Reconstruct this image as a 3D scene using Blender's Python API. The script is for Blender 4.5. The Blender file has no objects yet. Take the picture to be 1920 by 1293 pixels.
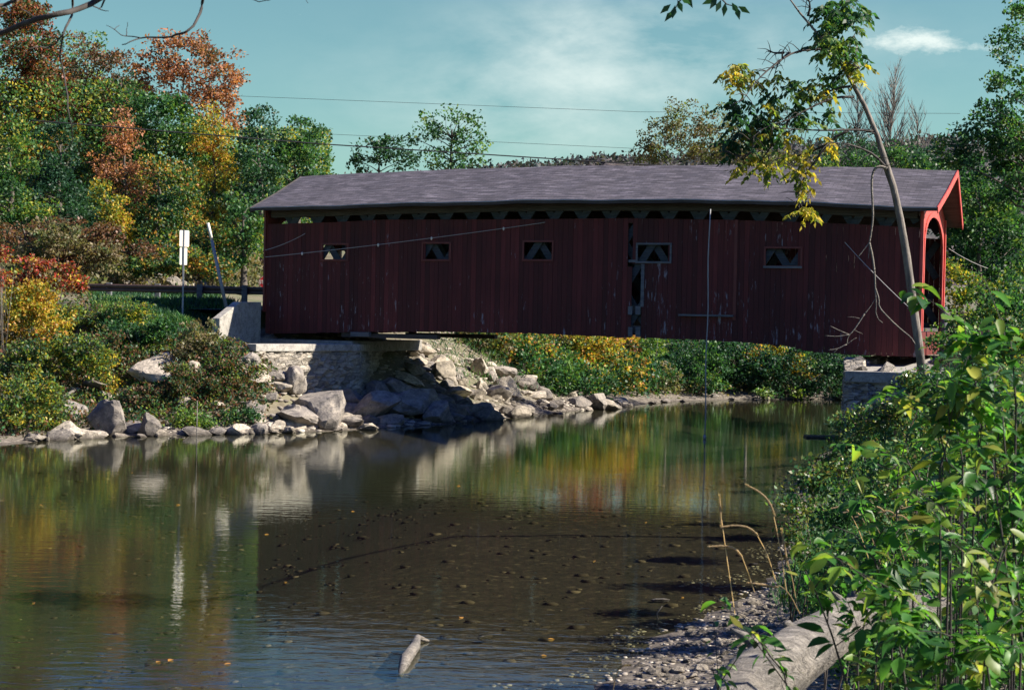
import bpy, math, random
import numpy as np
from mathutils import Vector, Matrix, Quaternion

C = bpy.data.collections.new("place"); bpy.context.scene.collection.children.link(C)
SC = bpy.context.scene
rad = math.radians

# ------------------------------------------------------------------ camera
F = 3000.0; CH = 4.04; PITCH = rad(0.97); ROLL = rad(1.21)
cam_d = bpy.data.cameras.new("camera"); cam = bpy.data.objects.new("camera", cam_d); C.objects.link(cam)
fwd = Vector((0, math.cos(PITCH), -math.sin(PITCH))); up0 = Vector((0, math.sin(PITCH), math.cos(PITCH)))
CR = Vector((math.cos(ROLL), 0, 0)) + up0 * math.sin(ROLL)
CU = Vector((-math.sin(ROLL), 0, 0)) + up0 * math.cos(ROLL)
CAM = Vector((0, 0, CH))
cam.matrix_world = Matrix.Translation(CAM) @ Matrix((CR, CU, -fwd)).transposed().to_4x4()
cam_d.sensor_width = 36; cam_d.lens = F / 1920 * 36; cam_d.clip_start = 0.2; cam_d.clip_end = 6000
cam_d.dof.use_dof = True; cam_d.dof.focus_distance = 50; cam_d.dof.aperture_fstop = 11
SC.camera = cam

# ------------------------------------------------------------------ world and sun
SUN_EL, SUN_AZ = rad(37), rad(-7)          # azimuth measured from +X towards +Y
world = bpy.data.worlds.new("World"); SC.world = world; world.use_nodes = True
nt = world.node_tree; nt.nodes.clear()
def N(nt, t, **kw):
    n = nt.nodes.new(t)
    for k, v in kw.items():
        if k.startswith("i_"):
            key = k[2:]; key = int(key) if key.isdigit() else key
            n.inputs[key].default_value = v
        else: setattr(n, k, v)
    return n
def M_(nt, op, a, b=None, c=None, clamp=False):
    n = nt.nodes.new("ShaderNodeMath"); n.operation = op; n.use_clamp = clamp
    for i, v in enumerate((a, b, c)):
        if v is None: continue
        if isinstance(v, (int, float)): n.inputs[i].default_value = v
        else: nt.links.new(v, n.inputs[i])
    return n.outputs[0]
def mixc(nt, fac, a, b, mode="MIX"):
    n = nt.nodes.new("ShaderNodeMix"); n.data_type = "RGBA"; n.blend_type = mode
    for i, v in ((0, fac), (6, a), (7, b)):
        if isinstance(v, (int, float)): n.inputs[i].default_value = v
        elif isinstance(v, tuple): n.inputs[i].default_value = v if len(v) == 4 else v + (1,)
        else: nt.links.new(v, n.inputs[i])
    return n.outputs[2]
sky = N(nt, "ShaderNodeTexSky", sky_type="NISHITA", sun_disc=False, sun_elevation=SUN_EL, sun_rotation=math.pi / 2 - SUN_AZ,
        air_density=1.0, dust_density=0.6, ozone_density=1.5)
tc = N(nt, "ShaderNodeTexCoord"); sep = N(nt, "ShaderNodeSeparateXYZ"); nt.links.new(tc.outputs["Generated"], sep.inputs[0])
yy = M_(nt, "MAXIMUM", sep.outputs[1], 0.05)
U_ = M_(nt, "DIVIDE", sep.outputs[0], yy); V_ = M_(nt, "DIVIDE", sep.outputs[2], yy)
def blob(px, py, rx, ry, pw=1.0):
    u0 = (px - 960) / F; v0 = (596 - py) / F + 0.0004 * 0
    a = M_(nt, "DIVIDE", M_(nt, "SUBTRACT", U_, u0), rx / F); b = M_(nt, "DIVIDE", M_(nt, "SUBTRACT", V_, v0), ry / F)
    d2 = M_(nt, "ADD", M_(nt, "MULTIPLY", a, a), M_(nt, "MULTIPLY", b, b))
    return M_(nt, "EXPONENT", M_(nt, "MULTIPLY", d2, -1.0 * pw))
comb = N(nt, "ShaderNodeCombineXYZ"); nt.links.new(U_, comb.inputs[0]); nt.links.new(V_, comb.inputs[1])
mp = N(nt, "ShaderNodeMapping"); mp.inputs["Scale"].default_value = (1.0, 2.1, 1); mp.inputs["Rotation"].default_value = (0, 0, rad(-18)); nt.links.new(comb.outputs[0], mp.inputs[0])
nz = N(nt, "ShaderNodeTexNoise", i_Scale=11.0, i_Detail=9.0, i_Roughness=0.6, i_Distortion=0.15); nt.links.new(mp.outputs[0], nz.inputs[0])
nz2 = N(nt, "ShaderNodeTexNoise", i_Scale=38.0, i_Detail=8.0, i_Roughness=0.7); nt.links.new(mp.outputs[0], nz2.inputs[0])
m1 = M_(nt, "ADD", M_(nt, "ADD", blob(1130, 60, 230, 120), blob(1000, 200, 330, 130)), M_(nt, "MULTIPLY", blob(1450, 90, 330, 90), 0.55))
cl1 = M_(nt, "MULTIPLY", m1, M_(nt, "MULTIPLY", M_(nt, "SUBTRACT", nz.outputs[0], 0.34), 2.0), clamp=True)
m2 = M_(nt, "ADD", blob(1690, 62, 95, 26), M_(nt, "MULTIPLY", blob(1810, 72, 90, 12), 0.5))
cl2 = M_(nt, "MULTIPLY", M_(nt, "SUBTRACT", M_(nt, "ADD", m2, M_(nt, "MULTIPLY", nz2.outputs[0], 2.2)), 1.5), 1.2, clamp=True)
cl = M_(nt, "ADD", M_(nt, "MULTIPLY", cl1, 0.6), M_(nt, "MULTIPLY", cl2, 0.75), clamp=True)
el = N(nt, "ShaderNodeMapRange", i_1=0.19, i_2=0.29); nt.links.new(sep.outputs[2], el.inputs[0])
tint = mixc(nt, 1.0, sky.outputs[0], mixc(nt, el.outputs[0], (0.74, 1.0, 0.84), (0.15, 0.32, 1.0)), "MULTIPLY")
withc = mixc(nt, cl, tint, (8.2, 8.9, 8.4))
bg = N(nt, "ShaderNodeBackground", i_Strength=0.055); nt.links.new(withc, bg.inputs[0])
wo = N(nt, "ShaderNodeOutputWorld"); nt.links.new(bg.outputs[0], wo.inputs[0])
SUNV = Vector((math.cos(SUN_EL) * math.cos(SUN_AZ), math.cos(SUN_EL) * math.sin(SUN_AZ), math.sin(SUN_EL)))
sl = bpy.data.lights.new("sun", "SUN"); sl.energy = 5.0; sl.angle = rad(0.5); sl.color = (1.0, 0.91, 0.78)
so = bpy.data.objects.new("sun", sl); so.rotation_euler = SUNV.to_track_quat("Z", "Y").to_euler(); C.objects.link(so)
SC.view_settings.view_transform = "Standard"; SC.view_settings.look = "None"; SC.view_settings.gamma = 1
SC.view_settings.exposure = 1.18
SC.cycles.max_bounces = 6; SC.cycles.transparent_max_bounces = 8; SC.cycles.diffuse_bounces = 3; SC.cycles.glossy_bounces = 3
SC.cycles.caustics_reflective = False; SC.cycles.caustics_refractive = False; SC.cycles.sample_clamp_indirect = 4

# ------------------------------------------------------------------ helpers
rng = np.random.default_rng(7); random.seed(7)
def ray(px, py): return (fwd * F + CR * (px - 960) + CU * (646.5 - py))
def at(px, py, Y): r = ray(px, py); return CAM + r * (Y / r.y)
def on_z(px, py, z=0.0): r = ray(px, py); return CAM + r * ((z - CH) / r.z)
def tag(o, label=None, cat=None, group=None, kind=None):
    if label: o["label"] = label
    if cat: o["category"] = cat
    if group: o["group"] = group
    if kind: o["kind"] = kind
    return o
def empty(name, loc=(0, 0, 0), rz=0.0):
    o = bpy.data.objects.new(name, None); o.empty_display_size = 0.2; o.location = loc; o.rotation_euler = (0, 0, rz); C.objects.link(o); return o
def link(name, me, mat=None, parent=None, loc=None):
    if mat is not None and not me.materials: me.materials.append(mat)
    o = bpy.data.objects.new(name, me); C.objects.link(o)
    if parent is not None: o.parent = parent
    if loc is not None: o.location = loc
    return o
def mesh_quads(name, V, Q, attrs=None, smooth=False):
    me = bpy.data.meshes.new(name); V = np.asarray(V, dtype=np.float32); Q = np.asarray(Q, dtype=np.int32); k = Q.shape[1]
    me.vertices.add(len(V)); me.vertices.foreach_set("co", V.ravel())
    me.loops.add(Q.size); me.loops.foreach_set("vertex_index", Q.ravel())
    me.polygons.add(len(Q)); me.polygons.foreach_set("loop_start", np.arange(0, Q.size, k, dtype=np.int32))
    try: me.polygons.foreach_set("loop_total", np.full(len(Q), k, dtype=np.int32))
    except Exception: pass
    if attrs:
        for nm, arr in attrs.items():
            a = me.attributes.new(nm, "FLOAT", "FACE"); a.data.foreach_set("value", np.asarray(arr, dtype=np.float32))
    if smooth: me.polygons.foreach_set("use_smooth", np.ones(len(Q), dtype=bool))
    me.update(calc_edges=True); me.validate(); return me
class MB:
    """collects boxes, tubes and prisms for one mesh"""
    def __init__(s): s.v = []; s.f = []; s.r = []
    def add(s, vs, fs, r=None):
        b = len(s.v); s.v += [tuple(v) for v in vs]; s.f += [tuple(i + b for i in f) for f in fs]
        r = random.random() if r is None else r; s.r += [r] * len(fs)
    def box(s, x0, x1, y0, y1, z0, z1, r=None):
        s.add([(x0,y0,z0),(x1,y0,z0),(x1,y1,z0),(x0,y1,z0),(x0,y0,z1),(x1,y0,z1),(x1,y1,z1),(x0,y1,z1)],
              [(0,3,2,1),(4,5,6,7),(0,1,5,4),(1,2,6,5),(2,3,7,6),(3,0,4,7)], r)
    def hexa(s, p, r=None):   # 8 points, bottom ring then top ring
        s.add(p, [(0,3,2,1),(4,5,6,7),(0,1,5,4),(1,2,6,5),(2,3,7,6),(3,0,4,7)], r)
    def bar(s, a, b, w, t, side=(0, 1, 0), r=None):
        a = Vector(a); b = Vector(b); d = (b - a).normalized(); sd = Vector(side); sd = (sd - d * sd.dot(d)).normalized(); n = d.cross(sd)
        p = []
        for q in (a, b):
            for i, j in ((-1, -1), (1, -1), (1, 1), (-1, 1)): p.append(q + n * (i * w / 2) + sd * (j * t / 2))
        s.add(p, [(0,1,2,3),(7,6,5,4),(0,4,5,1),(1,5,6,2),(2,6,7,3),(3,7,4,0)], r)
    def tube(s, pts, rads, n=7, r=None, cap=True):
        pts = [Vector(p) for p in pts]; ring = []; up = Vector((0.3, 0.2, 1)).normalized(); vs = []
        for i, p in enumerate(pts):
            d = (pts[min(i + 1, len(pts) - 1)] - pts[max(i - 1, 0)]).normalized()
            x = d.cross(up)
            if x.length < 0.05: x = d.cross(Vector((1, 0, 0)))
            x.normalize(); y = d.cross(x)
            for k in range(n):
                a = 2 * math.pi * k / n; vs.append(p + (x * math.cos(a) + y * math.sin(a)) * rads[i])
        fs = []
        for i in range(len(pts) - 1):
            for k in range(n): a = i * n + k; b = i * n + (k + 1) % n; fs.append((a, b, b + n, a + n))
        if cap: fs.append(tuple(range(n - 1, -1, -1))); fs.append(tuple((len(pts) - 1) * n + k for k in range(n)))
        s.add(vs, fs, r)
    def build(s, name, mat, parent=None, smooth=False, bevel=0):
        me = bpy.data.meshes.new(name); me.from_pydata(s.v, [], s.f)
        a = me.attributes.new("rnd", "FLOAT", "FACE"); a.data.foreach_set("value", np.array(s.r, dtype=np.float32))
        if smooth: me.polygons.foreach_set("use_smooth", np.ones(len(me.polygons), dtype=bool))
        me.update(); o = link(name, me, mat, parent)
        if bevel:
            m = o.modifiers.new("bevel", "BEVEL"); m.width = bevel; m.segments = 2; m.limit_method = "ANGLE"
        return o

# ------------------------------------------------------------------ materials
def new_mat(name):
    m = bpy.data.materials.new(name); m.use_nodes = True; t = m.node_tree; t.nodes.clear()
    out = t.nodes.new("ShaderNodeOutputMaterial"); p = t.nodes.new("ShaderNodeBsdfPrincipled"); t.links.new(p.outputs[0], out.inputs[0])
    return m, t, p, out
def noise(t, scale, detail=5, rough=0.55, vec=None, stretch=None, coord="Object", dist=0.0):
    n = N(t, "ShaderNodeTexNoise", i_Scale=scale, i_Detail=detail, i_Roughness=rough, i_Distortion=dist)
    if vec is None:
        c = N(t, "ShaderNodeTexCoord"); vec = c.outputs[coord]
    if stretch:
        mpn = N(t, "ShaderNodeMapping"); mpn.inputs["Scale"].default_value = stretch; t.links.new(vec, mpn.inputs[0]); vec = mpn.outputs[0]
    t.links.new(vec, n.inputs[0]); return n.outputs[0]
def ramp(t, fac, stops, interp="LINEAR"):
    r = N(t, "ShaderNodeValToRGB"); cr = r.color_ramp; cr.interpolation = interp
    while len(cr.elements) > 1: cr.elements.remove(cr.elements[0])
    cr.elements[0].position = stops[0][0]; cr.elements[0].color = tuple(stops[0][1]) + (1,) if len(stops[0][1]) == 3 else stops[0][1]
    for p, c in stops[1:]:
        e = cr.elements.new(p); e.color = tuple(c) + (1,) if len(c) == 3 else c
    if isinstance(fac, (int, float)): r.inputs[0].default_value = fac
    else: t.links.new(fac, r.inputs[0])
    return r.outputs[0]
def bump(t, h, p, strength=0.5, dist=0.02):
    b = N(t, "ShaderNodeBump", i_Strength=strength, i_Distance=dist); t.links.new(h, b.inputs["Height"]); t.links.new(b.outputs[0], p.inputs["Normal"]); return b
def gray(v): return (v, v, v)
def leaf_mat(name, cols, trans=0.38, nscale=0.35, rough=0.5, lv=0.45):
    """cols: colours from one end of the tree's range to the other; noise over the crown plus a value per leaf pick one"""
    m, t, p, out = new_mat(name)
    at_ = N(t, "ShaderNodeAttribute", attribute_name="rnd")
    n1 = noise(t, nscale, 3, 0.6, coord="Object")
    f = M_(t, "ADD", M_(t, "MULTIPLY", M_(t, "SUBTRACT", n1, 0.5), 2.2), M_(t, "MULTIPLY", at_.outputs["Fac"], lv))
    f = M_(t, "ADD", f, 0.5 - lv / 2, clamp=True)
    k = len(cols) - 1
    col = ramp(t, f, [(i / max(k, 1), c) for i, c in enumerate(cols)])
    hv = N(t, "ShaderNodeHueSaturation"); t.links.new(col, hv.inputs["Color"])
    w = N(t, "ShaderNodeTexWhiteNoise", noise_dimensions="1D"); t.links.new(at_.outputs["Fac"], w.inputs["W"])
    t.links.new(M_(t, "ADD", M_(t, "MULTIPLY", w.outputs[0], 0.8), 0.6), hv.inputs["Value"])
    t.links.new(hv.outputs[0], p.inputs["Base Color"]); p.inputs["Roughness"].default_value = rough; p.inputs["Specular IOR Level"].default_value = 0.35
    tr = N(t, "ShaderNodeBsdfTranslucent"); t.links.new(mixc(t, 1.0, hv.outputs[0], (1.5, 1.6, 0.8), "MULTIPLY"), tr.inputs[0])
    mx = N(t, "ShaderNodeMixShader", i_0=trans); t.links.new(p.outputs[0], mx.inputs[1]); t.links.new(tr.outputs[0], mx.inputs[2]); t.links.new(mx.outputs[0], out.inputs[0])
    return m
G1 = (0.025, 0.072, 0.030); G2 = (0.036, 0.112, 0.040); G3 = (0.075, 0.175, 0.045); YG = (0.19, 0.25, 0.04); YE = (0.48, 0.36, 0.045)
OR = (0.42, 0.16, 0.05); RD = (0.38, 0.05, 0.035); RU = (0.20, 0.085, 0.05); BR = (0.14, 0.09, 0.045); TG = (0.02, 0.065, 0.035); TB = (0.03, 0.085, 0.05)
ML = dict(
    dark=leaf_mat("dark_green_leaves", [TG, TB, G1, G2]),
    green=leaf_mat("green_leaves", [TB, G1, G2, G3, YG], lv=0.6),
    bright=leaf_mat("bright_green_leaves", [G2, G3, YG, YG]),
    gy=leaf_mat("green_to_yellow_leaves", [G1, G2, G3, YG, YE], lv=0.7),
    gold=leaf_mat("golden_leaves", [G2, YG, YE, (0.40, 0.24, 0.04), OR], lv=0.8),
    goy=leaf_mat("green_orange_leaves", [TB, G1, G2, YG, OR, YE], lv=0.7),
    orange=leaf_mat("orange_leaves", [G1, RU, (0.36, 0.17, 0.09), (0.46, 0.21, 0.12), OR], lv=0.7),
    rust=leaf_mat("rust_leaves", [G1, BR, RU, TB, BR]),
    redor=leaf_mat("red_and_green_leaves", [TB, G1, G2, RU, (0.30, 0.07, 0.04), G2, OR], lv=0.6),
    red=leaf_mat("red_leaves", [G1, RU, BR, RD, (0.45, 0.06, 0.05), RU, YE], nscale=1.0, lv=1.0),
    bank=leaf_mat("bank_shrub_leaves", [TB, BR, G2, G3, YG, YG, YE], nscale=0.8, lv=1.0),
    bankr=leaf_mat("reddish_shrub_leaves", [TB, RU, BR, G2, G1, YG], nscale=1.2, lv=0.9),
    dry=leaf_mat("dry_brush", [BR, (0.2, 0.16, 0.09), (0.14, 0.15, 0.06), G2], nscale=0.8),
    grass=leaf_mat("grass_blades", [G1, TB, G2, G3, YG], nscale=0.5, trans=0.3),
    ash=leaf_mat("ash_leaves", [TB, G1, G2, YG], trans=0.45, nscale=0.7),
    ashy=leaf_mat("yellowing_ash_leaves", [G2, YG, YE, YE], trans=0.45, nscale=0.9),
    fore=leaf_mat("broad_leaves", [G1, (0.035, 0.12, 0.03), (0.055, 0.17, 0.032), (0.085, 0.23, 0.035), (0.17, 0.28, 0.04), (0.26, 0.26, 0.05)], trans=0.5, nscale=2.0, rough=0.42, lv=0.8),
    pale=leaf_mat("pale_leaves", [G3, (0.2, 0.25, 0.08), (0.42, 0.38, 0.2)], trans=0.45, nscale=2.0),
    mid=leaf_mat("glossy_shrub_leaves", [G1, G2, (0.07, 0.16, 0.045), (0.13, 0.20, 0.06), BR, YG], trans=0.35, nscale=1.5, rough=0.35, lv=0.9),
    poplar=leaf_mat("poplar_leaves", [G1, BR, (0.12, 0.15, 0.05), YG]),
)
def wood_mat(name, c1, c2, scale=3, stretch=(1, 1, 0.2), bs=0.6, rough=0.85):
    m, t, p, o = new_mat(name); n = noise(t, scale, 6, 0.65, stretch=stretch)
    t.links.new(ramp(t, n, [(0.3, c1), (0.7, c2)]), p.inputs["Base Color"]); p.inputs["Roughness"].default_value = rough; bump(t, n, p, bs, 0.03); return m
BARK = wood_mat("bark", (0.05, 0.04, 0.03), (0.14, 0.12, 0.10), 8)
BARKL = wood_mat("pale_bark", (0.07, 0.062, 0.055), (0.27, 0.235, 0.20), 9, (1, 1, 0.35), 1.0)
BARKD = wood_mat("dark_bark", (0.02, 0.018, 0.016), (0.06, 0.05, 0.045), 9)
TIMBER = wood_mat("weathered_timber", (0.07, 0.075, 0.085), (0.18, 0.19, 0.20), 6, (0.3, 1, 3))
TIMBERD = wood_mat("old_dark_timber", (0.035, 0.03, 0.028), (0.09, 0.08, 0.075), 5, (0.3, 1, 3))
LATT = wood_mat("old_truss_timber", (0.022, 0.028, 0.036), (0.065, 0.08, 0.095), 6, (0.3, 1, 3))
def drift_mat():
    m, t, p, o = new_mat("driftwood"); a_ = noise(t, 1.6, 7, 0.7); b_ = noise(t, 5, 6, 0.7, stretch=(0.5, 2.2, 3.0), dist=1.2); w_ = noise(t, 24, 4, 0.6, stretch=(0.3, 1, 1.6))
    c = ramp(t, a_, [(0.3, (0.12, 0.115, 0.11)), (0.55, (0.27, 0.245, 0.21)), (0.75, (0.42, 0.37, 0.30))])
    c = mixc(t, 0.9, c, ramp(t, b_, [(0.30, gray(0.18)), (0.42, gray(0.8)), (0.7, gray(1.15))]), "MULTIPLY"); c = mixc(t, 0.6, c, ramp(t, w_, [(0.35, gray(0.5)), (0.6, gray(1.1))]), "MULTIPLY")
    t.links.new(c, p.inputs["Base Color"]); p.inputs["Roughness"].default_value = 0.9; bump(t, M_(t, "ADD", b_, M_(t, "MULTIPLY", w_, 0.3)), p, 1.0, 0.06); return m
DRIFT = drift_mat()
def stone_mat(name, c1, c2, c3, scale=2.0, bs=0.7):
    m, t, p, o = new_mat(name); oi = N(t, "ShaderNodeObjectInfo")
    v = N(t, "ShaderNodeVectorMath", operation="ADD"); tcn = N(t, "ShaderNodeTexCoord"); t.links.new(tcn.outputs["Object"], v.inputs[0])
    cb = N(t, "ShaderNodeCombineXYZ"); t.links.new(M_(t, "MULTIPLY", oi.outputs["Random"], 37.0), cb.inputs[0]); t.links.new(cb.outputs[0], v.inputs[1])
    a = noise(t, scale, 8, 0.65, vec=v.outputs[0]); b = noise(t, scale * 6, 4, 0.6, vec=v.outputs[0], stretch=(1, 1, 2.5))
    col = ramp(t, a, [(0.32, c1), (0.5, c2), (0.68, c3)])
    col = mixc(t, 0.55, col, ramp(t, b, [(0.3, gray(0.45)), (0.62, gray(1.2))]), "MULTIPLY")
    g_ = N(t, "ShaderNodeNewGeometry"); s3 = N(t, "ShaderNodeSeparateXYZ"); t.links.new(g_.outputs["Position"], s3.inputs[0])
    wl_ = N(t, "ShaderNodeMapRange", i_1=0.04, i_2=0.22); t.links.new(M_(t, "ADD", s3.outputs[2], M_(t, "MULTIPLY", a, 0.1)), wl_.inputs[0])
    li = noise(t, scale * 2.2, 6, 0.75, vec=v.outputs[0]); col = mixc(t, ramp(t, li, [(0.54, gray(0)), (0.62, gray(0.6))]), col, (0.09, 0.088, 0.075))
    if scale < 3.5: col = mixc(t, wl_.outputs[0], (0.06, 0.05, 0.038), col)
    hv = N(t, "ShaderNodeHueSaturation"); t.links.new(col, hv.inputs["Color"]); t.links.new(M_(t, "ADD", M_(t, "MULTIPLY", oi.outputs["Random"], 0.6), 0.72), hv.inputs["Value"])
    t.links.new(hv.outputs[0], p.inputs["Base Color"]); p.inputs["Roughness"].default_value = 0.9
    bump(t, M_(t, "ADD", a, M_(t, "MULTIPLY", b, 0.5)), p, bs, 0.05); return m
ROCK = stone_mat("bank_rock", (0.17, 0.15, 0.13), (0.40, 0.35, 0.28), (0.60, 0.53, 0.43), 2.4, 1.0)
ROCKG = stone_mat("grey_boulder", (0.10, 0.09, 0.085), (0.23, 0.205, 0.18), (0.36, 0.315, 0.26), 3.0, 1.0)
CONC = stone_mat("concrete", (0.19, 0.18, 0.165), (0.30, 0.285, 0.255), (0.37, 0.35, 0.31), 3.6, 0.4)

def siding_mat():
    m, t, p, o = new_mat("barn_red_siding")
    tcn = N(t, "ShaderNodeTexCoord"); at_ = N(t, "ShaderNodeAttribute", attribute_name="rnd")
    # shift grain per board
    cb = N(t, "ShaderNodeCombineXYZ"); t.links.new(M_(t, "MULTIPLY", at_.outputs["Fac"], 50), cb.inputs[2])
    v = N(t, "ShaderNodeVectorMath", operation="ADD"); t.links.new(tcn.outputs["Object"], v.inputs[0]); t.links.new(cb.outputs[0], v.inputs[1])
    grain = noise(t, 22, 6, 0.6, vec=v.outputs[0], stretch=(1, 1, 0.06)); blotch = noise(t, 0.35, 6, 0.65, stretch=(1, 1, 0.45))
    red = ramp(t, blotch, [(0.3, (0.058, 0.0115, 0.012)), (0.52, (0.095, 0.0155, 0.0145)), (0.7, (0.125, 0.024, 0.022))])
    red = mixc(t, 1.0, red, ramp(t, at_.outputs["Fac"], [(0, gray(0.6)), (0.85, gray(1.12)), (1, gray(1.45))]), "MULTIPLY")
    red = mixc(t, 0.6, red, ramp(t, grain, [(0.35, gray(0.6)), (0.65, gray(1.15))]), "MULTIPLY")
    # peeled paint: vertical flecks, more of them towards the right end and the foot of the wall
    sp = N(t, "ShaderNodeSeparateXYZ"); t.links.new(tcn.outputs["Object"], sp.inputs[0])
    wz = N(t, "ShaderNodeMapRange", i_1=6.2, i_2=3.2, i_3=0.0, i_4=0.055); t.links.new(sp.outputs[2], wz.inputs[0])
    wx = N(t, "ShaderNodeMapRange", i_1=13.8, i_2=14.6, i_3=0.0, i_4=0.045); t.links.new(sp.outputs[0], wx.inputs[0])
    wx2 = N(t, "ShaderNodeMapRange", i_1=20.5, i_2=22.5, i_3=0.0, i_4=-0.05); t.links.new(sp.outputs[0], wx2.inputs[0])
    wx3 = N(t, "ShaderNodeMapRange", i_1=5.0, i_2=8.0, i_3=0.03, i_4=0.0); t.links.new(sp.outputs[0], wx3.inputs[0])
    fl = noise(t, 9, 5, 0.7, vec=v.outputs[0], stretch=(1, 1, 0.16)); big = noise(t, 0.9, 3, 0.5, stretch=(1, 1, 0.5))
    s = M_(t, "ADD", M_(t, "ADD", fl, M_(t, "MULTIPLY", M_(t, "SUBTRACT", big, 0.5), 0.35)), M_(t, "ADD", M_(t, "ADD", wz.outputs[0], wx.outputs[0]), M_(t, "ADD", wx2.outputs[0], wx3.outputs[0])))
    pe = ramp(t, s, [(0.675, gray(0)), (0.74, gray(1))])
    col = mixc(t, pe, red, (0.24, 0.22, 0.25))
    t.links.new(col, p.inputs["Base Color"]); p.inputs["Roughness"].default_value = 0.8; bump(t, grain, p, 0.4, 0.01); return m
SIDING = siding_mat()
def paint_mat(name, c, v=0.25):
    m, t, p, o = new_mat(name); n = noise(t, 5, 6, 0.6, stretch=(1, 1, 0.3))
    t.links.new(mixc(t, 1.0, c, ramp(t, n, [(0.3, gray(1 - v)), (0.7, gray(1 + v))]), "MULTIPLY"), p.inputs["Base Color"]); p.inputs["Roughness"].default_value = 0.6; bump(t, n, p, 0.2, 0.01); return m
REDTRIM = paint_mat("red_trim_paint", (0.46, 0.075, 0.062), 0.35)
REDOLD = paint_mat("dull_red_paint", (0.13, 0.024, 0.02))
WHITE = paint_mat("white_enamel", (0.78, 0.74, 0.66), 0.06)
STEEL = paint_mat("galvanised_steel", (0.30, 0.31, 0.33), 0.2)
RUST = paint_mat("brown_weathering_steel", (0.075, 0.045, 0.035), 0.35)
WIRE = paint_mat("black_cable", (0.02, 0.02, 0.022), 0.1)
CABLE = paint_mat("bare_wire", (0.42, 0.40, 0.38), 0.1)
ROPE = paint_mat("rope_fibre", (0.30, 0.30, 0.30), 0.2)
STOPRED = paint_mat("stop_sign_red", (0.60, 0.03, 0.03), 0.05)
def roof_mat():
    m, t, p, o = new_mat("asphalt_shingles"); tcn = N(t, "ShaderNodeTexCoord")
    bk = N(t, "ShaderNodeTexBrick", offset=0.5, i_Scale=1.0); bk.inputs["Brick Width"].default_value = 0.33; bk.inputs["Row Height"].default_value = 0.14
    bk.inputs["Mortar Size"].default_value = 0.008; bk.inputs["Mortar Smooth"].default_value = 0.2; bk.inputs["Bias"].default_value = 0.0
    bk.inputs["Color1"].default_value = (0.042, 0.040, 0.054, 1); bk.inputs["Color2"].default_value = (0.095, 0.086, 0.106, 1); bk.inputs["Mortar"].default_value = (0.03, 0.028, 0.034, 1)
    t.links.new(tcn.outputs["UV"], bk.inputs[0])
    n2 = noise(t, 1.0, 6, 0.75, vec=tcn.outputs["UV"], stretch=(0.8, 6.5, 1)); n3 = noise(t, 40, 4, 0.6, vec=tcn.outputs["UV"])
    col = mixc(t, 0.85, bk.outputs[0], ramp(t, n2, [(0.36, gray(0.6)), (0.52, gray(1.0)), (0.64, gray(2.3))]), "MULTIPLY")
    col = mixc(t, 0.4, col, ramp(t, n3, [(0.3, gray(0.6)), (0.7, gray(1.4))]), "MULTIPLY")
    t.links.new(col, p.inputs["Base Color"]); p.inputs["Roughness"].default_value = 0.9; bump(t, bk.outputs["Fac"], p, -0.5, 0.012); return m
SHINGLE = roof_mat()
def masonry_mat():
    m, t, p, o = new_mat("rubble_masonry"); tcn = N(t, "ShaderNodeTexCoord")
    n = noise(t, 1.6, 4, 0.6); v = N(t, "ShaderNodeVectorMath", operation="ADD"); t.links.new(tcn.outputs["Object"], v.inputs[0])
    sc_ = N(t, "ShaderNodeVectorMath", operation="SCALE", i_Scale=0.18); t.links.new(n, sc_.inputs[0]); t.links.new(sc_.outputs[0], v.inputs[1])
    mpn = N(t, "ShaderNodeMapping"); mpn.inputs["Scale"].default_value = (1.0, 1.0, 4.2); t.links.new(v.outputs[0], mpn.inputs[0])
    vo = N(t, "ShaderNodeTexVoronoi", feature="DISTANCE_TO_EDGE", i_Scale=2.0, i_Randomness=1.0); t.links.new(mpn.outputs[0], vo.inputs[0])
    vc = N(t, "ShaderNodeTexVoronoi", feature="F1", i_Scale=2.0); t.links.new(mpn.outputs[0], vc.inputs[0])
    sx = N(t, "ShaderNodeSeparateColor"); t.links.new(vc.outputs["Color"], sx.inputs[0])
    col = ramp(t, sx.outputs[0], [(0, (0.24, 0.22, 0.19)), (0.5, (0.38, 0.34, 0.28)), (1, (0.5, 0.45, 0.37))])
    fine = noise(t, 14, 6, 0.65); col = mixc(t, 0.5, col, ramp(t, fine, [(0.3, gray(0.55)), (0.7, gray(1.3))]), "MULTIPLY")
    e = ramp(t, vo.outputs[0], [(0.0, gray(0.0)), (0.06, gray(1))])
    col = mixc(t, e, mixc(t, 0.5, (0.10, 0.09, 0.08), col), col)
    t.links.new(col, p.inputs["Base Color"]); p.inputs["Roughness"].default_value = 0.9
    bump(t, M_(t, "ADD", M_(t, "MULTIPLY", e, 0.6), M_(t, "ADD", sx.outputs[1], fine)), p, 1.0, 0.07); return m
MASON = masonry_mat()

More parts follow.
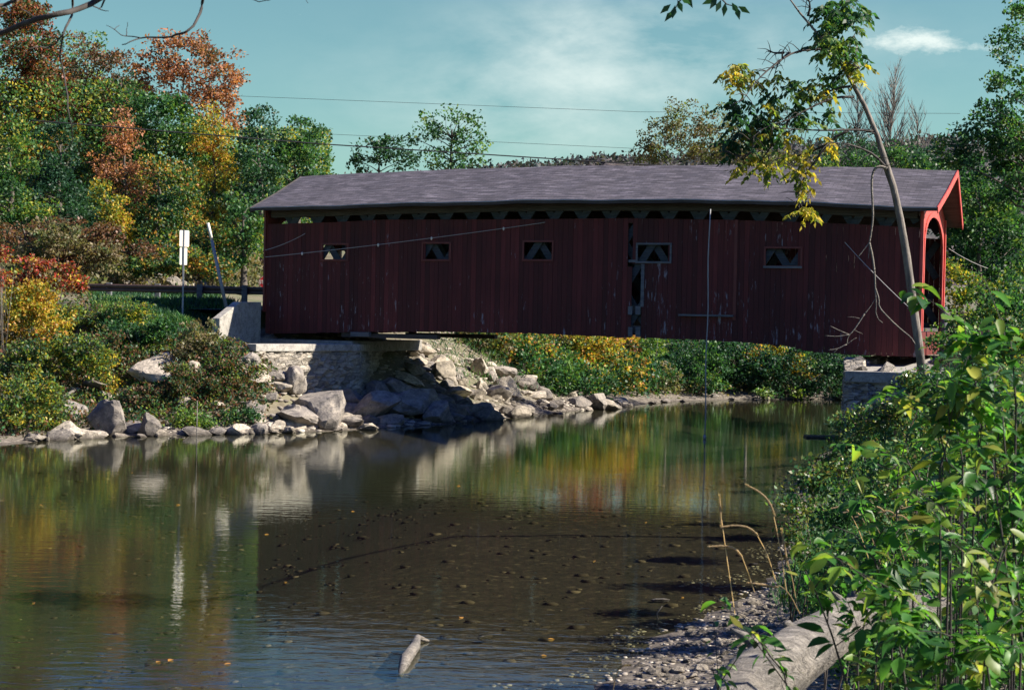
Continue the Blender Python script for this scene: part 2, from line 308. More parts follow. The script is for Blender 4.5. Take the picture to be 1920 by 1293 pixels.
# ------------------------------------------------------------------ terrain
shoreL = [(-260, 850, 16), (0, 836, 17), (100, 824, 18), (200, 817, 18), (300, 817, 19), (420, 813, 12), (520, 812, 10), (620, 808, 12), (700, 804, 16), (760, 800, 14),
          (850, 795, 11), (930, 786, 9), (1000, 778, 9), (1090, 769, 9), (1170, 761, 9), (1250, 753, 10), (1400, 749, 12), (1600, 748, 12), (1900, 752, 12)]
shoreR = [(2300, 778, 8), (1740, 800, 6), (1640, 806, 4), (1588, 822, 5), (1545, 850, 7), (1500, 905, 7), (1500, 985, 9), (1465, 1075, 12), (1385, 1135, 16), (1262, 1178, 16), (1185, 1235, 16), (1130, 1310, 14)]
pl = [on_z(a, b) for a, b, _ in shoreL]; pr = [on_z(a, b) for a, b, _ in shoreR]
poly = [(-60.0, 34.0)] + [(p.x, p.y) for p in pl] + [(75.0, 92.0), (80.0, 78.0)] + [(p.x, p.y) for p in pr] + [(0.3, 12.0), (-3.0, 6.0), (-9.0, 0.0), (-40.0, -12.0), (-80, 0)]
wid = [18] + [w for *_, w in shoreL] + [12, 12] + [w for *_, w in shoreR] + [12, 10, 12, 14, 14]
PX = np.array(poly); PW = np.array(wid, dtype=float)
def river(x, y):
    """signed distance to the shoreline (positive on land) and the width of the bank there"""
    x = np.asarray(x, float); y = np.asarray(y, float); best = np.full(x.shape, 1e9); bw = np.ones(x.shape) * 12; inside = np.zeros(x.shape, bool)
    n = len(PX)
    for i in range(n):
        a = PX[i]; b = PX[(i + 1) % n]; e = b - a; L2 = (e ** 2).sum()
        t = np.clip(((x - a[0]) * e[0] + (y - a[1]) * e[1]) / L2, 0, 1); d = np.hypot(x - a[0] - t * e[0], y - a[1] - t * e[1])
        k = d < best; best = np.where(k, d, best); bw = np.where(k, PW[i] + (PW[(i + 1) % n] - PW[i]) * t, bw)
        c = ((a[1] > y) != (b[1] > y)); xi = a[0] + (y - a[1]) * e[0] / (e[1] if abs(e[1]) > 1e-9 else 1e-9); inside ^= (c & (x < xi))
    return np.where(inside, -best, best), bw
def fbm(x, y, s, seed=0):
    r = 0; a = 1
    for k in range(4):
        r = r + a * np.sin(x * s + 1.7 * k + seed + 1.3 * np.sin(y * s * 0.8 + k)) * np.cos(y * s * 1.1 - 0.9 * k + seed * 2 + np.sin(x * s * 0.7)); s *= 2.1; a *= 0.5
    return r
def ground_z(x, y):
    x = np.asarray(x, float); y = np.asarray(y, float); d, w = river(x, y)
    left = (x < 0) & (y > 5)
    plateau = np.where(y < 45, np.where(x > -4, 2.5, 4.3), 4.25)
    plateau = np.where((x > 4) & (y >= 20) & (y < 62), np.clip(2.5 + (y - 20) * 0.075, 2.5, 4.3), plateau)
    u = np.clip(d / w, 0, 1); z = plateau * (0.25 * u + 0.75 * u * u * (3 - 2 * u)) + 0.02
    # hill behind the road and beyond the river
    hillL = np.clip((y - 76) + np.clip((-x - 14), 0, 30) * 0.3, 0, 45) * 0.10 * np.clip((12 - x) / 12, 0, 1) * np.clip(d / 12 - 0.6, 0, 1)
    hillR = np.clip(d - 14, 0, 40) * 0.06 * (y > 62) + np.clip(x - 16, 0, 30) * 0.05 * (d > 0)
    z = z + hillL + hillR + fbm(x, y, 0.55) * 0.06 * np.clip(d / 2, 0, 1)
    z = z + 1.5 * np.exp(-((x + 9.6) ** 2 + ((y - 56.6) * 1.0) ** 2) / 5.0) * np.clip(d / 2, 0, 1)
    near = np.clip((50 - y) / 12, 0, 1) * np.clip((x + 6) / 5, 0, 1)
    bed = -np.clip(-d * (0.16 - 0.13 * near), 0, 1.7 - 1.3 * near) + fbm(x, y, 1.1, 2) * 0.018 * np.clip(-d, 0, 1) - 0.01
    return np.where(d > 0, z, bed)
ground_exact = ground_z
_gx = np.arange(-75, 60, 0.35); _gy = np.arange(-10, 140, 0.35); _GX, _GY = np.meshgrid(_gx, _gy); _GT = ground_exact(_GX.ravel(), _GY.ravel()).reshape(_GX.shape)
def ground_z(x, y):
    fx = np.clip((np.asarray(x, float) + 75) / 0.35, 0, len(_gx) - 1.001); fy = np.clip((np.asarray(y, float) + 10) / 0.35, 0, len(_gy) - 1.001)
    i = fx.astype(int); j = fy.astype(int); u = fx - i; v = fy - j
    return (_GT[j, i] * (1 - u) + _GT[j, i + 1] * u) * (1 - v) + (_GT[j + 1, i] * (1 - u) + _GT[j + 1, i + 1] * u) * v
def gz(x, y): return float(ground_z(np.array([x]), np.array([y]))[0])
def hit(px, py, y0=5, y1=140):
    r = ray(px, py); Y = np.arange(y0, y1, 0.25); t = Y / r.y; X = r.x * t; Z = CH + r.z * t
    k = np.nonzero(Z < ground_z(X, Y))[0]
    if len(k) == 0: return None
    i = k[0]; return Vector((X[i], Y[i], float(ground_z(X[i:i+1], Y[i:i+1])[0])))
xs = np.concatenate([-np.geomspace(900, 62, 14), np.arange(-60, 45, 0.45), np.geomspace(46, 900, 16)])
ys = np.concatenate([np.array([-300, -120, -60, -30, -15]), np.arange(-8, 112, 0.45), np.geomspace(113, 1100, 18)])
GX, GY = np.meshgrid(xs, ys); GZ = ground_exact(GX.ravel(), GY.ravel())
nx, ny = len(xs), len(ys); ii = np.arange((nx - 1) * (ny - 1)); a = (ii // (nx - 1)) * nx + ii % (nx - 1)
def ground_mat():
    m, t, p, o = new_mat("bank_soil_and_riverbed"); g = N(t, "ShaderNodeNewGeometry"); sp = N(t, "ShaderNodeSeparateXYZ"); t.links.new(g.outputs["Position"], sp.inputs[0])
    a_ = noise(t, 0.7, 8, 0.7); b_ = noise(t, 5, 6, 0.7); c_ = noise(t, 18, 4, 0.6)
    soil = ramp(t, a_, [(0.35, (0.10, 0.085, 0.055)), (0.5, (0.17, 0.15, 0.10)), (0.65, (0.09, 0.11, 0.05))])
    vo = N(t, "ShaderNodeTexVoronoi", i_Scale=11.0); t.links.new(g.outputs["Position"], vo.inputs[0])
    sx = N(t, "ShaderNodeSeparateColor"); t.links.new(vo.outputs["Color"], sx.inputs[0])
    bed = ramp(t, sx.outputs[0], [(0, (0.035, 0.026, 0.018)), (0.6, (0.07, 0.052, 0.036)), (0.93, (0.11, 0.082, 0.057)), (1, (0.26, 0.20, 0.14))])
    bed = mixc(t, 0.8, bed, ramp(t, b_, [(0.35, gray(0.35)), (0.65, gray(1.25))]), "MULTIPLY")
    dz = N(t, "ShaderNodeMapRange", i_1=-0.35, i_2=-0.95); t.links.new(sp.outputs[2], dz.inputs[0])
    bed = mixc(t, 1.0, bed, gray(0.48), "MULTIPLY"); bed = mixc(t, dz.outputs[0], bed, (0.010, 0.013, 0.007))  # deeper bed painted dark green, standing in for light the water absorbs
    grv = ramp(t, sx.outputs[1], [(0, (0.08, 0.07, 0.055)), (0.6, (0.16, 0.135, 0.108)), (1, (0.30, 0.26, 0.21))])
    grv = mixc(t, 0.6, grv, ramp(t, c_, [(0.3, gray(0.4)), (0.7, gray(1.3))]), "MULTIPLY")
    zf = N(t, "ShaderNodeMapRange", i_1=-0.02, i_2=0.05); t.links.new(sp.outputs[2], zf.inputs[0])
    zg = N(t, "ShaderNodeMapRange", i_1=0.45, i_2=1.0); t.links.new(M_(t, "ADD", sp.outputs[2], M_(t, "MULTIPLY", a_, 0.3)), zg.inputs[0])
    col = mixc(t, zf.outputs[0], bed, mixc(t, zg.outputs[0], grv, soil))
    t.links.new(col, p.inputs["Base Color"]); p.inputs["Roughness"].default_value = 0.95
    bump(t, M_(t, "ADD", b_, M_(t, "MULTIPLY", c_, 0.5)), p, 0.7, 0.05); return m
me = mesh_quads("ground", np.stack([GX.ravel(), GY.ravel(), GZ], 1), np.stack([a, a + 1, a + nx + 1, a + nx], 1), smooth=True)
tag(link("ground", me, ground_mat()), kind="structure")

# ------------------------------------------------------------------ water
def water_mat():
    m = bpy.data.materials.new("river_water"); m.use_nodes = True; t = m.node_tree; t.nodes.clear()
    out = t.nodes.new("ShaderNodeOutputMaterial"); g = N(t, "ShaderNodeNewGeometry")
    n1 = noise(t, 2.6, 3, 0.55, vec=g.outputs["Position"], stretch=(0.55, 1.3, 1), dist=0.3); n2 = noise(t, 12.0, 3, 0.5, vec=g.outputs["Position"], stretch=(0.6, 1.4, 1))
    patch = noise(t, 0.10, 3, 0.5, vec=g.outputs["Position"], stretch=(0.5, 1.5, 1))
    sp = N(t, "ShaderNodeSeparateXYZ"); t.links.new(g.outputs["Position"], sp.inputs[0])
    nr = N(t, "ShaderNodeMapRange", i_1=30.0, i_2=17.0, i_3=0.38, i_4=0.8); t.links.new(sp.outputs[1], nr.inputs[0])
    amp = M_(t, "MULTIPLY", nr.outputs[0], M_(t, "ADD", M_(t, "MULTIPLY", patch, 1.2), 0.4))
    h = M_(t, "MULTIPLY", M_(t, "ADD", n1, M_(t, "MULTIPLY", n2, 0.16)), amp)
    b = N(t, "ShaderNodeBump", i_Strength=1.0, i_Distance=0.008); t.links.new(h, b.inputs["Height"])
    dt = N(t, "ShaderNodeVectorMath", operation="DOT_PRODUCT"); t.links.new(b.outputs[0], dt.inputs[0]); t.links.new(g.outputs["Incoming"], dt.inputs[1])
    fr_ = M_(t, "ADD", 0.02, M_(t, "MULTIPLY", M_(t, "POWER", M_(t, "SUBTRACT", 1.0, M_(t, "ABSOLUTE", dt.outputs["Value"], clamp=True), clamp=True), 4.6), 0.98), clamp=True)
    gl = N(t, "ShaderNodeBsdfGlossy", i_Roughness=0.03); gl.inputs["Color"].default_value = (0.88, 0.92, 0.88, 1); t.links.new(b.outputs[0], gl.inputs["Normal"])
    tr = N(t, "ShaderNodeBsdfTransparent"); tr.inputs[0].default_value = (0.74, 0.76, 0.60, 1)
    mx = N(t, "ShaderNodeMixShader"); t.links.new(fr_, mx.inputs[0]); t.links.new(tr.outputs[0], mx.inputs[1]); t.links.new(gl.outputs[0], mx.inputs[2])
    t.links.new(mx.outputs[0], out.inputs[0]); return m
wm = bpy.data.meshes.new("river_water"); wm.from_pydata([(-300, -100, 0), (300, -100, 0), (300, 130, 0), (-300, 130, 0)], [], [(0, 1, 2, 3)])
tag(link("river_water", wm, water_mat()), kind="structure")

# ------------------------------------------------------------------ far hills
def hill_mat():
    m, t, p, o = new_mat("far_wooded_hill"); a_ = noise(t, 0.02, 8, 0.7); b_ = noise(t, 0.12, 5, 0.8)
    col = ramp(t, a_, [(0.35, (0.045, 0.062, 0.06)), (0.5, (0.075, 0.07, 0.07)), (0.62, (0.10, 0.075, 0.072))])
    col = mixc(t, 0.6, col, ramp(t, b_, [(0.3, gray(0.5)), (0.7, gray(1.4))]), "MULTIPLY")
    t.links.new(col, p.inputs["Base Color"]); p.inputs["Roughness"].default_value = 1; bump(t, b_, p, 0.5, 2.0); return m
hp = [(-400, 345), (300, 345), (700, 345), (900, 332), (1000, 318), (1060, 311), (1120, 308), (1180, 309), (1230, 308), (1330, 296), (1420, 282), (1480, 276), (1560, 290), (1650, 280), (1720, 266), (1800, 285), (1950, 310), (2500, 340)]
hx = np.arange(-400, 2500, 6.0); hy = np.interp(hx, [p[0] for p in hp], [p[1] for p in hp]) + rng.normal(0, 0.8, len(hx)) + 2 * np.sin(hx * 0.11)
hv = []; rows = 10
for px, py in zip(hx, hy):
    top = at(px, py, 900)
    for k in range(rows):
        u = k / (rows - 1); w_ = math.sin(u * math.pi / 2)
        hv.append((top.x, 620 + 280 * u + 12 * math.sin(px * 0.03 + k), top.z * w_ + (rng.normal(0, 0.5) if 0 < k < rows - 1 else 0)))
for px, py in zip(hx, hy): pass
nh = len(hx); q = [(i * rows + k, (i + 1) * rows + k, (i + 1) * rows + k + 1, i * rows + k + 1) for i in range(nh - 1) for k in range(rows - 1)]
tag(link("hills", mesh_quads("hills", hv, q, smooth=True), hill_mat()), kind="structure")

HV = np.array(hv); 
def hill_woods():
    r = np.random.default_rng(8); k = r.integers(0, len(HV), 60000); P = HV[k] + r.normal(0, 1, (60000, 3)) * np.array([5, 14, 0.5]); k = (P[:, 2] > 30); P = P[k]; n = len(P)
    V, Q, rn = leaf_cards(P, 2.4 * r.uniform(.6, 1.3, n), r.normal(size=(n, 3)) + np.array([0, 0, .8]), r, 0.7)
    m = leaf_mat("far_hill_foliage", [(0.025, 0.04, 0.045), (0.04, 0.05, 0.055), (0.075, 0.058, 0.062), (0.035, 0.05, 0.06)], nscale=0.02, lv=0.7)
    tag(link("distant_woods", mesh_quads("distant_woods", V, Q, {"rnd": rn}), m), "purple brown autumn woods on the far hills", "woods", kind="stuff")
# ------------------------------------------------------------------ covered bridge
TH = rad(21.66); BX, BY = -9.636, 62.606; W = 6.2; OH = 0.72
ES = Vector((math.cos(TH), -math.sin(TH), 0)); EW = Vector((math.sin(TH), math.cos(TH), 0)); BO = Vector((BX, BY, 0))
def loc_w(px, py, w):
    """pixel -> (s, z) on the vertical plane w metres behind the near wall"""
    r = ray(px, py); o = CAM - BO; t = (w - o.dot(EW)) / r.dot(EW); p = o + r * t; return p.dot(ES), p.z
def loc_s(px, py, s):
    r = ray(px, py); o = CAM - BO; t = (s - o.dot(ES)) / r.dot(ES); p = o + r * t; return p.dot(EW), p.z
def wpt(s, w, z): return BO + ES * s + EW * w + Vector((0, 0, z))
bridge = tag(empty("covered_bridge", (BX, BY, 0), -TH), "dark red covered timber bridge with grey shingled roof crossing the river", "bridge")
bot = np.array([loc_w(*p, 0) for p in [(497, 625), (650, 622), (820, 620), (900, 622), (1000, 624), (1175, 632), (1287, 635), (1400, 641), (1478, 648), (1512, 657), (1590, 664), (1716, 668)]])
top = np.array([loc_w(*p, 0) for p in [(508, 420), (619, 417), (712, 412), (994, 411), (1175, 409), (1362, 412), (1494, 416), (1600, 420), (1729, 427)]])
eav = np.array([loc_w(*p, -OH) for p in [(470, 390), (600, 386), (712, 382), (1000, 375), (1212, 374), (1369, 375), (1478, 377), (1520, 379), (1653, 386), (1757, 389)]])
rid = np.array([loc_w(*p, W / 2) for p in [(566, 331), (712, 323), (869, 317), (994, 313), (1056, 311), (1369, 310), (1520, 313), (1653, 314), (1795, 320)]])
S0, S1 = 0.0, (bot[-1, 0] + top[-1, 0]) / 2
zbot = lambda s: float(np.interp(s, bot[:, 0], bot[:, 1])); ztop = lambda s: float(np.interp(s, top[:, 0], top[:, 1]))
zeav = lambda s: float(np.interp(s, eav[:, 0], eav[:, 1])); zrid = lambda s: float(np.interp(s, rid[:, 0], rid[:, 1]))
FLOOR = 0.95
zfl = lambda s: zbot(s) + FLOOR
def rect(x0, y0, x1, y1):
    s0, za = loc_w(x0, (y0 + y1) / 2, 0); s1, zb = loc_w(x1, (y0 + y1) / 2, 0); _, zt = loc_w((x0 + x1) / 2, y0, 0); _, zz = loc_w((x0 + x1) / 2, y1, 0)
    return s0, s1, zz, zt
wins = [rect(605, 459, 651, 486), rect(794, 457, 843, 486), rect(983, 454, 1035, 486), rect(1196, 459, 1256, 490), rect(1436, 466, 1501, 498)]
gap = [rect(1182, 418, 1188, 500), rect(1180, 494, 1201, 636)]
def boards(x0f, x1f, w0, holes, name, zb, zt, bw=0.19):
    mb = MB(); s = x0f
    while s < x1f - 0.02:
        e = min(s + bw * random.uniform(0.9, 1.12), x1f); off = random.uniform(0, 0.012); r = random.random(); mid = (s + e) / 2
        iv = [(zb(mid) - random.uniform(0, 0.03), zt(mid))]
        for h in holes:
            if h[0] < mid < h[1]:
                nv = []
                for a0, a1 in iv:
                    if h[2] > a1 or h[3] < a0: nv.append((a0, a1)); continue
                    if h[2] > a0: nv.append((a0, h[2]))
                    if h[3] < a1: nv.append((h[3], a1))
                iv = nv
        for a0, a1 in iv: mb.box(s + 0.004, e - 0.004, w0 - off, w0 + 0.025, a0, a1, r)
        s = e
    return mb.build(name, SIDING, bridge)
boards(S0, S1, 0.0, wins + [(gap[0][0] - 0.05, gap[0][1] + 0.05, gap[0][2], gap[0][3]), gap[1]], "siding", zbot, ztop)
def far_windows():
    r = []
    for i, w_ in enumerate(wins):
        s, z = loc_w(628, 473, W) if i == 0 else (loc_w([0, 818, 1009, 1226, 1468][i], 473, W)[0] + 2.2, 0)
        r.append((s - 0.55, s + 0.5, w_[2], w_[3] + 0.05))
    return r
fw = far_windows()
boards(S0, S1, W, fw, "siding", zbot, lambda s: ztop(s) - 0.05)
# window frames
for i, w_ in enumerate(wins):
    mb = MB(); s0, s1, z0, z1 = w_; t_ = 0.07; f_ = -0.035
    mb.box(s0 - t_, s1 + t_, f_, -0.002, z1, z1 + t_); mb.box(s0 - t_, s1 + t_, f_ - 0.02, -0.002, z0 - t_, z0)
    mb.box(s0 - t_, s0, f_, -0.002, z0, z1); mb.box(s1, s1 + t_, f_, -0.002, z0, z1)
    o = mb.build("window_frame", (TIMBER if i == 3 else REDOLD), bridge, bevel=0.006)
    if i == 3: o["label"] = "bare grey weathered window frame"
    if i == 4:
        mb = MB(); mb.box(s0 - t_, s1 + t_, f_ - 0.045, f_ - 0.022, z0 - t_ - 0.02, z0 - 0.015); mb.build("window_sill", TIMBER, o)
# lattice trusses, chords
def lattice(w0, sgn):
    mb = MB(); ang = 3.17; sp_ = 1.0865; wc = (wins[2][0] + wins[2][1]) / 2; s = wc - 0.671 * ang - sp_ * 12
    while s < S1 + 0.2:
        for lay, dr in ((0, 1), (1, -1)):
            jt = random.uniform(-.05, .05); a0 = s + jt + (0 if dr > 0 else ang); a1 = s - jt * .5 + (ang if dr > 0 else 0)
            zb0 = 3.35; zt0 = 7.95
            # clip to the bridge length
            def cl_(a, b, lo, hi):
                t0, t1 = 0.0, 1.0
                if b != a:
                    q0, q1 = (lo - a) / (b - a), (hi - a) / (b - a); t0, t1 = max(0, min(q0, q1)), min(1, max(q0, q1))
                return t0, t1
            t0, t1 = cl_(a0, a1, S0 + 0.15, S1 - 0.15)
            if t1 - t0 < 0.08: continue
            zb_ = zbot(max(S0, min(S1, s + ang / 2))) + 0.15; zt_ = zeav(max(S0, min(S1, s + ang / 2))) + 0.1
            A = (a0 + (a1 - a0) * t0, w0 + sgn * (0.07 + 0.08 * lay), zb_ + (zt_ - zb_) * t0); B = (a0 + (a1 - a0) * t1, A[1], zb_ + (zt_ - zb_) * t1)
            mb.bar(A, B, 0.25, 0.07)
        s += sp_
    mb.build("truss_lattice", LATT, bridge)
    for lay in (-1, 1):
        for dz, fn in ((0.28, zbot), (1.0, zbot), (-0.19, zeav), (0.10, zeav)):
            mb = MB()
            for k in range(12):
                a0 = S0 + 0.1 + (S1 - S0 - 0.2) * k / 12; a1 = S0 + 0.1 + (S1 - S0 - 0.2) * (k + 1) / 12; y = w0 + sgn * (0.11 + lay * 0.09)
                mb.bar((a0, y, fn(a0) + dz), (a1, y, fn(a1) + dz), 0.28, 0.075)
            mb.build("truss_chord", TIMBERD, bridge)
lattice(0.06, 1); lattice(W - 0.04, -1)
# blocks in the open bay, broken board edge and ledge
for (x0, y0, x1, y1) in ((1178, 574, 1186, 590), (1192, 574, 1201, 590), (1178, 613, 1186, 631), (1192, 613, 1201, 632)):
    mb = MB(); s0, s1, z0, z1 = rect(x0, y0, x1, y1); mb.box(s0, s1, -0.05, 0.05, z0, z1); mb.build("chord_block", TIMBER, bridge, bevel=0.01)
mb = MB(); s0, s1, z0, z1 = rect(1202, 495, 1208, 575); mb.box(s0, s1, -0.03, -0.016, z0, z1)
s0, s1, z0, z1 = rect(1179, 487, 1196, 492); mb.box(s0, s1, -0.03, -0.016, z0, z1); mb.build("batten", TIMBER, bridge)
s0, s1, z0, z1 = rect(1274, 590, 1376, 593); mb = MB(); mb.box(s0, s1, -0.16, -0.014, z0, z1 + 0.01); mb.build("ledge", TIMBER, bridge)
s0, s1, z0, z1 = rect(1361, 413, 1363, 470); mb = MB(); mb.box(s0, s1, -0.03, -0.014, z0, z1)
s0, s1, z0, z1 = rect(1376, 412, 1382, 600); mb.box(s0, s1, -0.03, -0.014, z0, z1); mb.build("batten", REDOLD, bridge)
# deck
mb = MB(); n = 60
for k in range(n):
    a0 = S0 + (S1 - S0) * k / n; a1 = S0 + (S1 - S0) * (k + 1) / n; mb.box(a0 + 0.005, a1 - 0.005, 0.36, W - 0.36, zfl(a0) - 0.12, zfl(a0))
mb.build("deck", TIMBERD, bridge)
mb = MB()
for k in range(11):
    a0 = S0 + 0.6 + (S1 - S0 - 1.2) * k / 10; mb.box(a0 - 0.1, a0 + 0.1, 0.34, W - 0.34, zbot(a0) + 0.42, zbot(a0) + FLOOR - 0.125)
mb.build("floor_beam", TIMBERD, bridge)
# tie beams under the roof
mb = MB()
for k in range(13):
    a0 = S0 + 0.5 + (S1 - S0 - 1.0) * k / 12; mb.box(a0 - 0.09, a0 + 0.09, 0.3, W - 0.3, zeav(a0) + 0.02, zeav(a0) + 0.2)
mb.build("tie_beam", TIMBERD, bridge)
# roof
NS = 48; V = []; 
t_arr = np.linspace(0, 1, NS + 1)
uvs = []
for t in t_arr:
    se = eav[0, 0] + (eav[-1, 0] - eav[0, 0]) * t; sr = rid[0, 0] + (rid[-1, 0] - rid[0, 0]) * t
    ze, zr = zeav(se), zrid(sr); wob = 0.02 * math.sin(t * 31) + 0.015 * math.sin(t * 77)
    mid_s, mid_z = (se + sr) / 2, (ze + zr) / 2 - 0.05 + wob
    V += [(se, -OH, ze + wob * 0.6), (mid_s, (W / 2 - OH) / 2, mid_z), (sr, W / 2, zr + wob * 0.5), (mid_s, W - (W / 2 - OH) / 2, mid_z), (se, W + OH, ze - 0.1)]
n = NS + 1; Vt = V; TK = 0.10
Vb = [(x, y, z - TK - 0.02) for x, y, z in V]; allv = Vt + Vb; f = []; slp = math.hypot(W / 2 + OH, 2.0)
uvf = []
vv = [0, slp / 2, slp, slp * 1.5, slp * 2]
for i in range(NS):
    for k in range(4):
        a0, b0, c0, d0 = i * 5 + k, i * 5 + k + 1, (i + 1) * 5 + k + 1, (i + 1) * 5 + k
        f.append((a0, d0, c0, b0)); uvf.append([(allv[j][0], vv[kk]) for j, kk in ((a0, k), (d0, k), (c0, k + 1), (b0, k + 1))])
mt = len(f); o5 = len(Vt)
for i in range(NS):
    for k in range(4):
        a0, b0, c0, d0 = i * 5 + k, i * 5 + k + 1, (i + 1) * 5 + k + 1, (i + 1) * 5 + k; f.append((a0 + o5, b0 + o5, c0 + o5, d0 + o5)); uvf.append([(0, 0)] * 4)
    for k in (0, 4):
        a0, d0 = i * 5 + k, (i + 1) * 5 + k; f.append((a0, a0 + o5, d0 + o5, d0) if k == 0 else (a0, d0, d0 + o5, a0 + o5)); uvf.append([(0, 0)] * 4)
for i in (0, NS):
    for k in range(4): a0, b0 = i * 5 + k, i * 5 + k + 1; f.append((a0, b0, b0 + o5, a0 + o5) if i == 0 else (a0, a0 + o5, b0 + o5, b0)); uvf.append([(0, 0)] * 4)
rm = bpy.data.meshes.new("roof"); rm.from_pydata(allv, [], f); uvl = rm.uv_layers.new(name="UVMap"); flat = [c for face in uvf for uv in face for c in uv]
uvl.data.foreach_set("uv", flat); rm.materials.append(SHINGLE); rm.materials.append(TIMBERD)
mi = [0] * mt + [1] * (len(f) - mt); rm.polygons.foreach_set("material_index", mi); rm.update()
roof = link("roof", rm, None, bridge)
# eave edge strip (metal drip edge) and rake boards
mb = MB()
for i in range(NS):
    a0, b0 = Vector(V[i * 5]), Vector(V[(i + 1) * 5]); mb.bar(a0 + Vector((0, -0.02, -0.005)), b0 + Vector((0, -0.02, -0.005)), 0.035, 0.03)
mb.build("drip_edge", STEEL, roof)
for end, sg in ((0, -1), (NS, 1)):
    for side in (0, 1):
        mb = MB(); e_ = Vector(V[end * 5 + (0 if side == 0 else 4)]); m_ = Vector(V[end * 5 + (1 if side == 0 else 3)]); r_ = Vector(V[end * 5 + 2])
        for p, q_ in ((e_, m_), (m_, r_)):
            dx = Vector((sg * 0.022, 0, -0.09)); mb.bar(p + dx, q_ + dx, 0.22, 0.035, side=(1, 0, 0))
        mb.build("rake_board", REDTRIM if sg > 0 else TIMBERD, roof)
# soffit boards under the overhang of the right gable, ends (portals)
def portal(s, sg):
    zf = zfl(min(max(s, S0), S1)); oz = min(zeav(s), loc_s(1755, 400, S1)[1]) - 0.02; spring = oz - 1.35; c = W / 2; hw = W / 2 - 0.5
    pts = []
    for k in range(17):
        a = math.pi * k / 16; y = c - hw * math.cos(a); z = spring + (oz - spring) * (math.sin(a) ** 0.8); pts.append((y, z))
    mb = MB(); x0, x1 = (s - 0.03, s + 0.03)
    zr_ = zrid(s) - 0.30; ze_ = zeav(s) + 0.02
    roofz = lambda y: ze_ - 0.1 + (zr_ - ze_ + 0.1) * (1 - abs(y - c) / (W / 2 + OH))
    y = 0.0
    while y < W - 0.01:
        e = min(y + 0.18, W); m = (y + e) / 2; base = zbot(min(max(s, S0), S1))
        lo = zf - 0.1
        if abs(m - c) < hw:
            a = math.acos(max(-1, min(1, (c - m) / hw))); lo = spring + (oz - spring) * (math.sin(a) ** 0.8)
        mb.hexa([(x0, y + .004, lo), (x1, y + .004, lo), (x1, e - .004, lo), (x0, e - .004, lo), (x0, y + .004, roofz(y)), (x1, y + .004, roofz(y)), (x1, e - .004, roofz(e)), (x0, e - .004, roofz(e))])
        y = e
    mb.build("portal_siding", REDTRIM if sg > 0 else REDOLD, bridge)
    mb = MB(); path = [(c - hw, zf - 0.1)] + pts + [(c + hw, zf - 0.1)]
    for (ya, za), (yb, zb_) in zip(path[:-1], path[1:]):
        mb.bar((s + sg * 0.05, ya, za), (s + sg * 0.05, yb, zb_), 0.17, 0.05, side=(1, 0, 0))
    mb.build("portal_trim", REDTRIM, bridge)
    mb = MB()
    mb.box(s - 0.02, s + 0.02, 0.03, W - 0.03, zbot(min(max(s, S0), S1)) + 0.02, zf - 0.13); mb.build("end_sill", REDOLD, bridge)
    for y in (0.0, W):
        mb = MB(); mb.box(s - 0.04 + sg * 0.055, s + 0.04 + sg * 0.055, y - 0.09, y + 0.09, zf - 0.1, zeav(s)); mb.build("corner_board", REDTRIM if sg > 0 else REDOLD, bridge)
portal(S1 + 0.03, 1); portal(S0 - 0.03, -1)
# bearing timbers
s0, z0 = loc_w(640, 627, 0.1); s1, z1 = loc_w(820, 627, 0.1)
for ya in (0.10, W - 0.42):
    mb = MB(); mb.box(s0, s1, ya, ya + 0.32, zbot(s0) - 0.19, zbot(s0) - 0.02); mb.build("bolster_beam", TIMBERD, bridge, bevel=0.01)
s0, z0 = loc_w(655, 627, -0.2); s1, z1 = loc_w(690, 627, -0.2)
mb = MB(); mb.box(s0, s1, -0.12, 0.095, zbot(s0) - 0.17, zbot(s0) + 0.0); mb.build("bearing_block", TIMBER, bridge, bevel=0.01)

# ------------------------------------------------------------------ abutments
def rough_wall(name, path, ztops, zbots, mat, parent, thick=0.6, amp=0.085, seg=0.16):
    """a wall of rubble along a plan path (s,w), displaced course by course; the visible side lies left of the walking direction"""
    V = []; cols = 0; P = [Vector((p[0], p[1])) for p in path]; L = [0]
    for a_, b_ in zip(P[:-1], P[1:]): L.append(L[-1] + (b_ - a_).length)
    tot = L[-1]; nu = max(2, int(tot / seg)); nv = 20; r_ = np.random.default_rng(3)
    for i in range(nu + 1):
        l = tot * i / nu; k = max(j for j in range(len(L)) if L[j] <= l + 1e-6); k = min(k, len(P) - 2); u = (l - L[k]) / (L[k + 1] - L[k])
        p = P[k].lerp(P[k + 1], u); d = (P[k + 1] - P[k]).normalized(); nrm = Vector((d.y, -d.x)); zt = ztops[k] + (ztops[k + 1] - ztops[k]) * u; zb = zbots[k] + (zbots[k + 1] - zbots[k]) * u
        for j in range(nv + 1):
            z = zb + (zt - zb) * j / nv; o_ = r_.uniform(-amp, amp) + (1 - j / nv) * 0.12
            q_ = p + nrm * o_; V.append((q_.x, q_.y, z))
    fq = []
    for i in range(nu):
        for j in range(nv): a0 = i * (nv + 1) + j; fq.append((a0, a0 + nv + 1, a0 + nv + 2, a0 + 1))
    me = bpy.data.meshes.new(name); me.from_pydata(V, [], fq); me.update(); o = link(name, me, mat, parent)
    m = o.modifiers.new("solid", "SOLIDIFY"); m.thickness = thick; m.offset = -1; return o
ab = tag(empty("stone_abutment", (BX, BY, 0), -TH), "rubble stone abutment with concrete cap under the left end of the bridge", "abutment")
WB = -5.4; sB, _ = loc_w(478, 640, WB); sA, _ = loc_w(671, 640, -0.35); sC, _ = loc_w(743, 647, W + 0.5); sD = sC - 2.5
pa = [(sB, WB), (sA, -0.35), (sC, W + 0.5), (sD, W + 4.5)]
zt_ = [2.92, 2.92, 2.72, 2.5]
